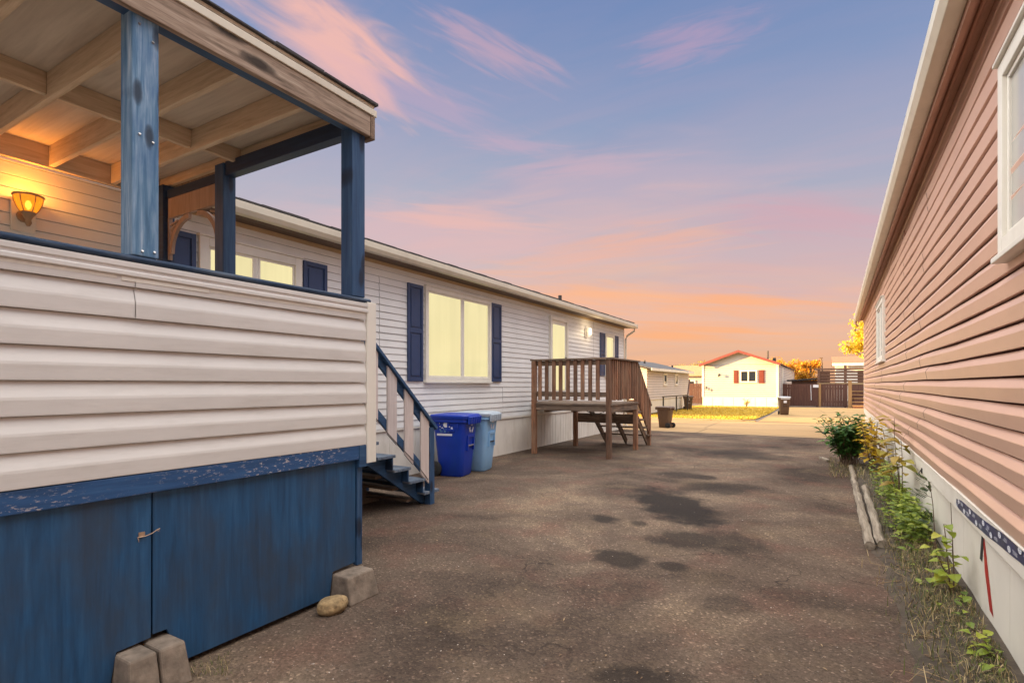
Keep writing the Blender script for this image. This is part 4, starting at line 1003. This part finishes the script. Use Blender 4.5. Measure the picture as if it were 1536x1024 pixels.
# ------------------------------------------------------------------ far side of the street
# cream house
FX0, FX1, FY, FYE = -7.35, -2.72, 38.0, 57.5; FE, FR = 2.82, 3.66
fh = thing('mobile_home', 'sunlit cream house with red gable trim and red shutters across the street', 'house', (0,0,0))
siding(wl := MB(), FX0, FX1, .62, FE, .125, FY, -1, axis='x', t=.02, prof='lap', seed=2, gap=.016)
wl.build('wall', M['cream_siding'], fh, recalc=False)
xm = (FX0+FX1)/2
gb = MB(); z = FE; 
while z < FR-.06:
    w = (FX1-FX0)/2*(FR-z)/(FR-FE); w2 = (FX1-FX0)/2*(FR-min(z+.105,FR))/(FR-FE)
    gb.hexa([(xm-w,FY-.012,z),(xm+w,FY-.012,z),(xm+w,FY+.1,z),(xm-w,FY+.1,z),(xm-w2,FY-.001,z+.105),(xm+w2,FY-.001,z+.105),(xm+w2,FY+.1,z+.105),(xm-w2,FY+.1,z+.105)]); z += .105
gb.build('gable', M['cream_siding'], fh)
siding(wl := MB(), FY, FYE, .62, FE, .125, FX1, 1, t=.02, prof='lap', seed=3, gap=.014); wl.build('side_wall', M['grey_siding'], fh, recalc=False)
MB().box(FX0,FX1-.012,FY+.012,FYE,.05,FE).build('wall_core', M['backing'], fh)
sk = MB(); x = FX0
while x < FX1-.02: sk.box(x+.008,min(x+.66,FX1)-.008,FY-.02,FY+.02,0,.62); x += .66
sk.box(FX0,FX1,FY+.021,FY+.03,0,.62); sk.box(FX1-.02,FX1+.01,FY+.03,FYE,0,.62); sk.build('skirt', M['skirt_clean'], fh)
MB().box(FX0-.03,FX0+.10,FY-.035,FY-.001,.62,FE).box(FX1-.10,FX1+.03,FY-.035,FY-.001,.62,FE).build('corner_trim', M['trim_white'], fh)
oh = .32; sl = (FR-FE)/((FX1-FX0)/2)
rf = MB()
for sg in (-1,1):
    xe = xm+sg*((FX1-FX0)/2+.12); ze = FE-.12*sl
    rf.prism([(xm,FR+.02),(xe,ze+.02),(xe,ze+.07),(xm,FR+.07)],'y',FY-oh,FYE+.2)
rf.build('roof', M['shingle_brown'], fh)
rk = MB()
for sg in (-1,1):
    xe = xm+sg*((FX1-FX0)/2+.16); ze = FE-.16*sl
    rk.prism([(xm,FR-.08),(xe,ze-.08),(xe,ze+.085),(xm,FR+.085)],'y',FY-oh-.03,FY-oh-.001)
rk.build('rake_board', M['red_fascia'], fh)
def fwin(parent, x0, x1, z0, z1, y, glass, mulls=(), trim=M['trim_white'], fw=.09):
    f = MB().box(x0,x0+fw,y-.06,y,z0,z1).box(x1-fw,x1,y-.06,y,z0,z1).box(x0+fw,x1-fw,y-.06,y,z0,z0+fw).box(x0+fw,x1-fw,y-.06,y,z1-fw,z1)
    for m in mulls: f.box(m-.04,m+.04,y-.055,y,z0+fw,z1-fw)
    fo = f.build('window', trim, parent); e = [x0+fw]+list(mulls)+[x1-fw]
    for i in range(len(e)-1): MB().box(e[i],e[i+1],y-.03,y-.024,z0+fw*.9,z1-fw*.9).build('pane', glass, fo)
    return fo
fwin(fh, -4.98, -3.93, 1.60, 2.42, FY-.012, M['dark_glass'], (-4.46,))
def fshut(parent, x0, x1, z0, z1, y, mat):
    s = MB().box(x0,x1,y-.03,y,z0,z1); zm = (z0+z1)/2
    for a, b in ((z0+.06,zm-.03),(zm+.03,z1-.06)): s.box(x0+.06,x1-.06,y-.04,y-.031,a,b)
    return s.build('shutter', mat, parent, bevel=.005)
fshut(fh, -5.36, -5.06, 1.56, 2.42, FY-.014, M['red_shutter']); fshut(fh, -3.84, -3.50, 1.56, 2.42, FY-.014, M['red_shutter'])
for i, ch in enumerate('211'):
    cu = bpy.data.curves.new('house_number','FONT'); cu.body = ch; cu.size = .26; cu.extrude = .012
    tmp = bpy.data.objects.new('house_number', cu); COL.objects.link(tmp); bpy.context.view_layer.update()
    me = bpy.data.meshes.new_from_object(tmp.evaluated_get(bpy.context.evaluated_depsgraph_get())); bpy.data.objects.remove(tmp)
    me.materials.clear(); me.materials.append(M['dark_metal'])
    o = bpy.data.objects.new('house_number', me); COL.objects.link(o); o.parent = fh; o.rotation_euler = (PI/2,0,0); o.location = (FX0+.17+.17*i,FY-.03,1.18-.085*i)
MB().tube([(-4.0,46,3.3),(-4.0,46,4.1)],.05,8).build('roof_vent', M['dark_metal'], fh)
MB().tube([(-3.4,44,3.1),(-3.4,44,3.45)],.12,8).build('roof_vent', M['dark_metal'], fh)
MB().box(FX1+.012,FX1+.05,41.2,42.2,.65,2.65).build('side_door', M['trim_white'], fh)
t = thing('wall_lamp', 'small dark lantern on the cream house wall left of its window', 'lamp', (-6.27,FY-.012,2.1))
MB().box(-.05,.05,-.02,0,-.05,.1).tube([(0,-.02,.05),(0,-.12,.08),(0,-.16,.05)],.012,6).build('arm', M['dark_metal'], t)
MB().lathe([(.03,-.12),(.06,.02),(.02,.07)],(0,-.16,0),8).build('lantern', M['dark_metal'], t)
def tuft(loc, label, n, h, mat):
    t = thing('plant', label, 'plant', (*loc,.03)); lf = MB(); st = MB()
    for k in range(n):
        a = R.uniform(0,6.3); L = R.uniform(.4,1)*h; e = Vector((math.cos(a)*h*.5*R.random(),math.sin(a)*h*.3*R.random(),L)); st.tube([(0,0,0),e],.008,4,.004)
        for j in range(6): lf.leaf(e*R.uniform(.4,1), (R.uniform(-1,1),R.uniform(-1,1),R.uniform(-.2,.6)), .12, .06)
    st.build('stems', M['stem'], t); lf.build('foliage', mat, t, recalc=False)
tuft((-4.5,37.3),'small golden plant in front of the cream house skirt',14,.6,M['gold_grass'])
# golden lawn grass (stuff)
gr = MB()
def inpoly(x, y, P_):
    c = False; j = len(P_)-1
    for i in range(len(P_)):
        if (P_[i][1] > y) != (P_[j][1] > y) and x < (P_[j][0]-P_[i][0])*(y-P_[i][1])/(P_[j][1]-P_[i][1])+P_[i][0]: c = not c
        j = i
    return c
for k in range(16000):
    x, y = R.uniform(-8.3,-2.5), 23.4+14.4*R.random()**1.3
    if inpoly(x, y, lawn_poly): blade(x, y, .03, R.uniform(.04,.11), R.uniform(0,6.3), R.uniform(.2,.8), .010)
tag(gr.build('lawn_grass', M['gold_grass'], recalc=False), 'golden dry lawn in front of the cream house', 'grass', kind='stuff')

# grey house on the left
gh = thing('mobile_home', 'low grey sided house with dark roof beyond the wooden deck', 'house', (0,0,0))
GX, GY0, GY1, GE = -7.35, 25.0, 33.8, 2.22
siding(wl := MB(), GY0, GY1, .75, GE, .125, GX, 1, t=.018, prof='lap', seed=6, gap=.012); wl.build('wall', M['grey_siding'], gh, recalc=False)
siding(wl := MB(), GX-4.4, GX, .75, GE, .11, GY1, 1, axis='x', t=.012, prof='lap', seed=6)
wl.build('end_wall', M['grey_siding'], gh, recalc=False)
siding(wl := MB(), GX-4.4, GX, .75, GE, .11, GY0, -1, axis='x', t=.012, prof='lap', seed=6); wl.build('end_wall', M['grey_siding'], gh, recalc=False)
MB().box(GX-4.4,GX-.014,GY0+.014,GY1-.014,.05,GE).build('wall_core', M['backing'], gh)
MB().box(GX-.05,GX-.01,GY0,GY1,.1,.75).build('skirt', M['skirt_clean'], gh)
MB().box(GX-4.3,GX-.05,GY0+.02,GY1-.02,0,.1).build('footing', M['backing'], gh)
MB().prism([(GX+.25,GE-.02),(GX-2.2,GE+.58),(GX-4.65,GE-.02),(GX-4.65,GE+.05),(GX-2.2,GE+.65),(GX+.25,GE+.05)],'y',GY0-.2,GY1+.2).build('roof', M['shingle_grey'], gh)
MB().box(GX+.251,GX+.28,GY0-.2,GY1+.2,GE-.08,GE+.05).build('fascia', M['trim_white'], gh)
MB().prism([(GX,GE),(GX-2.2,GE+.56),(GX-4.4,GE)],'y',GY1-.05,GY1).prism([(GX,GE),(GX-2.2,GE+.56),(GX-4.4,GE)],'y',GY0,GY0+.05).build('gable', M['grey_siding'], gh)
for y0 in (27.8,30.2): window(gh, y0, y0+.72, 1.42, 2.08, GX+.012, 1, M['dark_glass'], fw=.09, sill=False)
MB().tube([(GX-1.2,28.6,2.4),(GX-1.2,28.6,2.8)],.05,8).build('roof_vent', M['dark_metal'], gh)
MB().tube([(GX-.8,33.0,2.3),(GX-.8,33.0,2.65)],.06,8).build('roof_vent', M['dark_metal'], gh)
# ramp railing in front of the grey house
t = thing('railing', 'low dark pipe railing in front of the grey house', 'railing', (0,0,0))
pp = [(-6.85,26.0),(-6.85,28.6),(-6.85,31.2)]
for x, y in pp: MB().box(x-.03,x+.03,y-.03,y+.03,0,.86).build('post', M['dark_metal'], t)
MB().box(-6.88,-6.82,25.9,31.3,.861,.92).build('top_rail', M['dark_metal'], t)
MB().bar((-6.85,31.25,.9),(-7.0,32.4,1.75),.07,.07).build('handrail', M['fence_wood'], t)

# tan-roofed house farther back
oh_ = thing('house', 'distant house with tan roof between the grey and cream houses', 'house', (0,0,0))
MB().box(-17,-7,55,62,0,2.3).build('wall', M['cream_siding'], oh_)
MB().prism([(54.6,2.28),(58.5,3.4),(62.4,2.28),(62.4,2.36),(58.5,3.48),(54.6,2.36)],'x',-17.4,-6.6).build('roof', M['shingle_tan'], oh_)
fwin(oh_, -12.9, -11.3, .9, 1.9, 54.99, M['dark_glass'], (-12.1,), fw=.12)
fwin(oh_, -10.6, -9.4, .9, 1.9, 54.99, M['dark_glass'], (), fw=.12)
# brown fences
def fence(x0, x1, y, h, label, step=.15, posts=()):
    t = thing('wooden_fence', label, 'fence', (x0,y,0)); m = MB(); x = x0
    while x < x1-.01:
        x2 = min(x+step,x1); m.box(x-x0+.004,x2-x0-.004,-.01,.012+R.uniform(0,.006),.05,h+R.uniform(-.015,.015)); x = x2
    m.build('boards', M['fence_wood'], t)
    MB().box(0,x1-x0,.02,.06,.3,.4).box(0,x1-x0,.02,.06,h-.35,h-.25).build('rail', M['fence_wood'], t)
    for px in posts: MB().box(px-x0-.05,px-x0+.05,.02,.12,0,h).build('post', M['fence_wood'], t)
    return t
fence(-10.6, -7.45, 42.0, 1.55, 'dark brown board fence left of the cream house', posts=(-10.4,-9,-7.6))
fr1 = fence(-2.62, 1.12, 40.5, 1.52, 'long dark brown board fence right of the cream house', posts=(-2.5,-.6,1.0))
MB().box(2.13,2.26,-.09,-.011,0,1.55).build('gate_post', M['gold_wood'], fr1)
MB().tube([(1.70,-.06,.45),(1.67,-.06,1.45)],.02,6).build('hose', M['decal_white'], fr1)
tag(MB().box(-.82,-.50,40.44,40.485,1.28,1.46).build('sign', M['decal_white'], bevel=.004), 'small white sign on the brown fence', 'sign')
# raised deck with roof rail behind the fence
dk = thing('raised_deck', 'brown raised deck with slatted rail and steps behind the far fence', 'deck', (0,0,0))
DYk = 41.6
for x in (-.50,1.02,2.3): MB().box(x-.08,x+.08,DYk-.08,DYk+.08,0,2.75 if x == 1.02 else 2.45).build('post', M['brown_wood_x'], dk)
MB().box(-.75,2.5,DYk-.1,DYk+.1,2.45,2.56).build('top_rail', M['brown_wood_x'], dk)
MB().box(-.6,2.5,DYk-.14,DYk-.09,1.48,1.60).build('rim', M['kerb'], dk)
MB().box(-.55,2.5,DYk,DYk+3,1.40,1.55).build('floor', M['brown_wood_x'], dk)
sl_ = MB()
for k in range(4): sl_.box(-.42,2.2,DYk-.03,DYk+.02,1.66+.2*k,1.77+.2*k)
sl_.box(-.42,.15,DYk+.021,DYk+.05,1.6,2.4); sl_.box(1.7,2.2,DYk+.021,DYk+.05,1.6,2.4)
sl_.build('slats', M['brown_wood_x'], dk)
sp = MB()
for k in range(5): sp.box(1.35,2.3,39.2+.28*k,39.2+.28*k+.3,.0,.18+.22*k-.04)
spo = sp.build('steps', M['fence_wood'], dk)
for k in range(5): MB().box(1.33,2.3,39.17+.28*k,39.48+.28*k,.141+.22*k,.185+.22*k).build('tread', M['gold_wood'], spo)
MB().box(1.12,1.32,39.6,39.75,0,1.72).build('newel_post', M['gold_wood'], spo)
MB().box(1.35,2.3,40.62,40.66,.9,1.45).build('boards', M['fence_wood'], spo)
# low shed roof behind fence
sd_ = thing('shed', 'low shed with dark roof edge behind the brown fence', 'shed', (0,0,0))
MB().box(-2.2,-.4,43,45,0,1.75).build('wall', M['brown_wood_x'], sd_)
MB().prism([(-2.5,1.7),(-.3,1.86),(-.3,1.96),(-2.5,1.80)],'y',42.7,45.3).build('roof', M['shingle'], sd_)
# brown roofed house behind
bh = thing('house', 'distant pale house with brown roof behind the raised deck', 'house', (0,0,0))
MB().box(.65,6,57,63,0,3.35).build('wall', M['skirt_clean'], bh)
MB().prism([(56.6,3.3),(60,4.05),(63.5,3.3),(63.5,3.4),(60,4.15),(56.6,3.4)],'x',.35,6.3).build('roof', M['shingle_brown'], bh)
MB().box(.35,6.3,56.55,56.599,3.16,3.4).build('fascia', M['trim_white'], bh)
tag(MB().tube([(-.25,52,0),(-.40,52,3.2),(-.45,52,3.7)],.05,8).box(-.58,-.34,51.96,52.04,3.66,3.74).build('pole', M['stem']), 'thin dark leaning pole behind the brown fence', 'pole')

# trees
def tree(name, label, loc, h, r, mat, n, leaf, squash=.9, trunk=.12, clumps=9, gap=.5, group=None):
    t = thing(name, label, 'tree', (*loc,0), group=group); tk = MB(); cr = MB(); hb = h*.35
    tk.tube([(0,0,0),(.05*h*.2,0,hb),(0,.03*h,h*.7),(0,0,h*.95)],trunk,8,trunk*.25)
    cs = []
    for k in range(clumps):
        a = R.uniform(0,6.3); rr_ = r*R.uniform(.2,.85); z = hb+(h-hb)*R.uniform(.12,.95)
        k_ = 1-.5*abs((z-hb)/(h-hb)-.4); c = Vector((math.cos(a)*rr_*k_, math.sin(a)*rr_*k_, z)); cs.append((c, r*R.uniform(.25,.5)))
        tk.tube([(0,0,hb+(z-hb)*.3),tuple(c*.5+Vector((0,0,(hb+(z-hb)*.3)*.5))),tuple(c)],trunk*.35,5,trunk*.1)
    for i in range(n):
        c, q = R.choice(cs); d_ = Vector((R.gauss(0,1),R.gauss(0,1),R.gauss(0,1))).normalized()*q*(R.random()**gap)
        p = c+Vector((d_.x,d_.y,d_.z*squash)); L = leaf*R.uniform(.6,1.3)
        cr.leaf(p, (R.uniform(-1,1),R.uniform(-1,1),R.uniform(-.8,.5)), L, L*.6)
    tk.build('trunk', M['bark'], t, smooth=True); cr.build('crown', mat, t, recalc=False)
tree('tree', 'bright yellow leaved tree rising at the corner of the right house', (3.15,51), 7.9, 2.2, M['yellow_tree'], 4200, .24, clumps=22)
tree('tree', 'golden orange tree left of the leaning pole, behind the brown fence', (-2.6,62), 3.6, 2.2, M['gold_tree'], 5200, .24, clumps=16, group='autumn trees behind the brown fence')
tree('tree', 'taller golden yellow tree right beside the cream house roof end', (-3.9,66), 3.9, 2.2, M['gold_tree'], 4600, .24, clumps=14, group='autumn trees behind the brown fence')
tree('tree', 'small dark orange tree just left of the raised deck', (-1.4,58), 3.9, 1.2, M['gold_tree'], 1800, .2, clumps=8, group='autumn trees behind the brown fence')
tree('tree', 'distant greenish golden tree above the tan roofed house', (-17,80), 4.4, 3.5, M['olive_leaf'], 2500, .3, clumps=12)

# ------------------------------------------------------------------ light
el = math.radians(7.5); az = Vector((.95,.31)).normalized()
sd = Vector((az.x*math.cos(el), az.y*math.cos(el), -math.sin(el)))
sun = bpy.data.lights.new('sun','SUN'); sun.energy = 5; sun.angle = math.radians(.6); sun.color = (1,.61,.23)
so = bpy.data.objects.new('sun', sun); COL.objects.link(so); so.rotation_euler = sd.to_track_quat('-Z','Y').to_euler(); so.location = (-20,-10,20)

w = bpy.data.worlds.new('World'); S.world = w; w.use_nodes = True; T = w.node_tree; Nn = T.nodes
bg = Nn['Background']
class WT(NT):
    def __init__(s): s.t = T; s.n = Nn
wt = WT()
sky = wt.new('ShaderNodeTexSky', sky_type='NISHITA'); sky.sun_disc = False
sky.sun_elevation = el; sky.sun_rotation = math.atan2(-az.x,-az.y) % (2*PI)
tc = wt.new('ShaderNodeTexCoord'); sx = wt.new('ShaderNodeSeparateXYZ'); wt.link(tc.outputs['Generated'], sx.inputs[0])
X_, Y_, Z_ = sx.outputs
zc = wt.math('MAXIMUM', Z_, 0.0)
base = wt.ramp(zc, [(0,lin(234,172,124)),(.05,lin(232,176,140)),(.12,lin(220,180,164)),(.21,lin(196,182,184)),(.33,lin(168,172,190)),(.46,lin(138,153,187)),(.60,lin(112,135,180)),(1,lin(98,122,174))])
# blue deepens to the right (+x), pinker to the left
sidef = wt.ramp(wt.math('ADD', wt.math('MULTIPLY', X_, .5), .5), [(.15,0),(.65,1)])
base = wt.mix(wt.math('MULTIPLY', sidef, .35), base, wt.ramp(zc, [(0,lin(224,174,146)),(.2,lin(196,170,178)),(.35,lin(132,148,188)),(.6,lin(84,116,176))]))
# thin clouds on a plane overhead
den = wt.math('ADD', zc, .16)
px = wt.math('DIVIDE', X_, den); py = wt.math('DIVIDE', Y_, den)
cv = wt.new('ShaderNodeCombineXYZ'); wt.link(px, cv.inputs[0]); wt.link(py, cv.inputs[1])
def cloud(rot, sc, scale, detail, lo, hi, off=(0,0,0), dist=.6):
    mp = wt.new('ShaderNodeMapping'); mp.inputs['Rotation'].default_value = (0,0,rot); mp.inputs['Scale'].default_value = sc; mp.inputs['Location'].default_value = off
    wt.link(cv.outputs[0], mp.inputs['Vector'])
    return wt.ramp(wt.noise(scale, mp.outputs[0], detail, .58, dist), [(lo,0),(hi,1)])
c1 = cloud(math.radians(-14), (.34,1.3,1), 1.15, 6, .47, .80, (1.3,.4,0))
c2 = cloud(math.radians(-24), (.25,1.5,1), 2.2, 7, .50, .82, (4.1,2.2,0), .6)
cm = wt.math('MULTIPLY', wt.math('MAXIMUM', wt.math('MULTIPLY', c1, .66), wt.math('MULTIPLY', c2, .5)), wt.ramp(zc, [(.22,1),(.45,.45)]))
ccol = wt.ramp(zc, [(0,lin(246,168,112)),(.12,lin(244,178,146)),(.3,lin(214,172,178)),(.6,lin(206,166,182))])
colr = wt.mix(cm, base, ccol)
c3_ = cloud(math.radians(-34), (.3,1.3,1), 2.0, 7, .5, .8, (7.7,5.2,0))
colr = wt.mix(wt.math('MULTIPLY', c3_, .35), colr, wt.ramp(zc, [(0,lin(196,160,150)),(.25,lin(150,156,186)),(.6,lin(110,130,178))]))
# one bright pink cloud high up ahead-left
def dirpx(u, v):
    d_ = Vector((-math.sin(YAW),math.cos(YAW),0))*F+Vector((math.cos(YAW),math.sin(YAW),0))*(u-768)+Vector((0,0,1))*(V0-v)
    return d_.normalized()
def patch(u, v, rad, stretch, ang, seed):
    d0 = dirpx(u, v); vs = wt.new('ShaderNodeVectorMath', operation='SUBTRACT'); wt.link(tc.outputs['Generated'], vs.inputs[0]); vs.inputs[1].default_value = d0
    a = Vector((0,0,1)).cross(d0).normalized()*-1; a = a*-1; b = d0.cross(a)*1
    e1 = (a*math.cos(ang)+b*math.sin(ang)); e2 = (b*math.cos(ang)-a*math.sin(ang))
    def dot(e):
        q = wt.new('ShaderNodeVectorMath', operation='DOT_PRODUCT'); wt.link(vs.outputs[0], q.inputs[0]); q.inputs[1].default_value = e; return q.outputs['Value']
    u_ = wt.math('DIVIDE', dot(e1), rad*stretch); v_ = wt.math('DIVIDE', dot(e2), rad)
    r_ = wt.math('SQRT', wt.math('ADD', wt.math('MULTIPLY', u_, u_), wt.math('MULTIPLY', v_, v_)))
    q = wt.new('ShaderNodeCombineXYZ'); wt.link(wt.math('MULTIPLY', u_, 1.0), q.inputs[0]); wt.link(wt.math('MULTIPLY', v_, 1.9), q.inputs[1]); q.inputs[2].default_value = seed
    nz = wt.noise(1.2, q.outputs[0], 5, .55, .5)
    return wt.ramp(wt.math('ADD', r_, wt.math('MULTIPLY', wt.math('SUBTRACT', nz, .5), 2.2)), [(.0,1),(1.15,0)], 'EASE')
pk1 = patch(500, 62, .10, 1.8, math.radians(24), 1.0)
pk2 = patch(745, 80, .035, 4.2, math.radians(24), 5.0)
pk3 = patch(1040, 62, .035, 3.4, math.radians(-4), 9.0)
colr = wt.mix(wt.math('MULTIPLY', pk1, .9), colr, lin(242,184,170))
colr = wt.mix(wt.math('MULTIPLY', pk2, .45), colr, lin(226,172,178))
colr = wt.mix(wt.math('MULTIPLY', pk3, .42), colr, lin(208,160,182))
for (u, v, r_, st_, an, sd_, k, c) in ((640,360,.12,3.5,6,51.,.5,lin(226,180,180)),(960,285,.10,4.0,0,53.,.45,lin(196,172,186)),(1000,455,.10,5.0,4,55.,.6,lin(244,180,146)),(1190,380,.12,3.0,10,57.,.5,lin(208,168,174)),(860,350,.09,4.0,-4,59.,.5,lin(222,180,176)),(880,248,.030,6.0,-3,21.,.5,lin(206,172,184)),(760,215,.02,6,3,27.,.4,lin(200,168,186)),(930,372,.040,7.0,-5,3.,.7,lin(240,176,150)),(700,330,.034,6,3,31.,.6,lin(238,182,168)),
        (1120,455,.034,7.0,9,13.,.8,lin(252,172,118)),(880,440,.036,7.0,6,17.,.75,lin(252,178,128)),(1010,500,.026,9.0,4,35.,.75,lin(252,170,112)),(1230,330,.05,4.0,14,39.,.5,lin(214,160,170)),(640,150,.05,4.0,16,43.,.35,lin(210,168,186))):
    colr = wt.mix(wt.math('MULTIPLY', patch(u, v, r_, st_, math.radians(an), sd_), k), colr, c)
# fill light added to the unseen sky overhead and behind the camera
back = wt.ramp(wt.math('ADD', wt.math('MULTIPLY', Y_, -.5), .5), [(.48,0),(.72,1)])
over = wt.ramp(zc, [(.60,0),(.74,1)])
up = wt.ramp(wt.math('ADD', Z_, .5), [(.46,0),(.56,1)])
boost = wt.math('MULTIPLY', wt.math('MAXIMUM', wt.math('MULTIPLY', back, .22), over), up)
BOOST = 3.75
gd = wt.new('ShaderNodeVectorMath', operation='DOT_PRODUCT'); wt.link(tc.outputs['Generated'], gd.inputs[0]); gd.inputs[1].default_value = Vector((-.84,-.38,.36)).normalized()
glow = wt.ramp(gd.outputs['Value'], [(.68,0),(.95,1)])          # added glow out of view on the sun side, brightens the right-hand wall
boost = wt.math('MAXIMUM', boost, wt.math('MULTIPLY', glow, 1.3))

brt = wt.mix(boost, colr, tuple(BOOST*c for c in (.97,.95,.93)))   # near-white fill light mixed into the unseen sky
gnd = wt.ramp(wt.math('ADD', Z_, .5), [(.49,(.10,.075,.055,1)),(.5,(1,1,1,1))])
nis = wt.mix(1.0, sky.outputs[0], (.02,.02,.02,1), 'MULTIPLY')
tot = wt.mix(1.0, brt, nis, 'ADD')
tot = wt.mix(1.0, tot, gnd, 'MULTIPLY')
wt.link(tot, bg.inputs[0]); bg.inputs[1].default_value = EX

vs = S.view_settings; S.display_settings.display_device = 'sRGB'; vs.view_transform = 'Standard'; vs.look = 'None'; vs.exposure = EXPO; vs.gamma = 1
S.cycles.max_bounces = 8; S.cycles.use_denoising = True
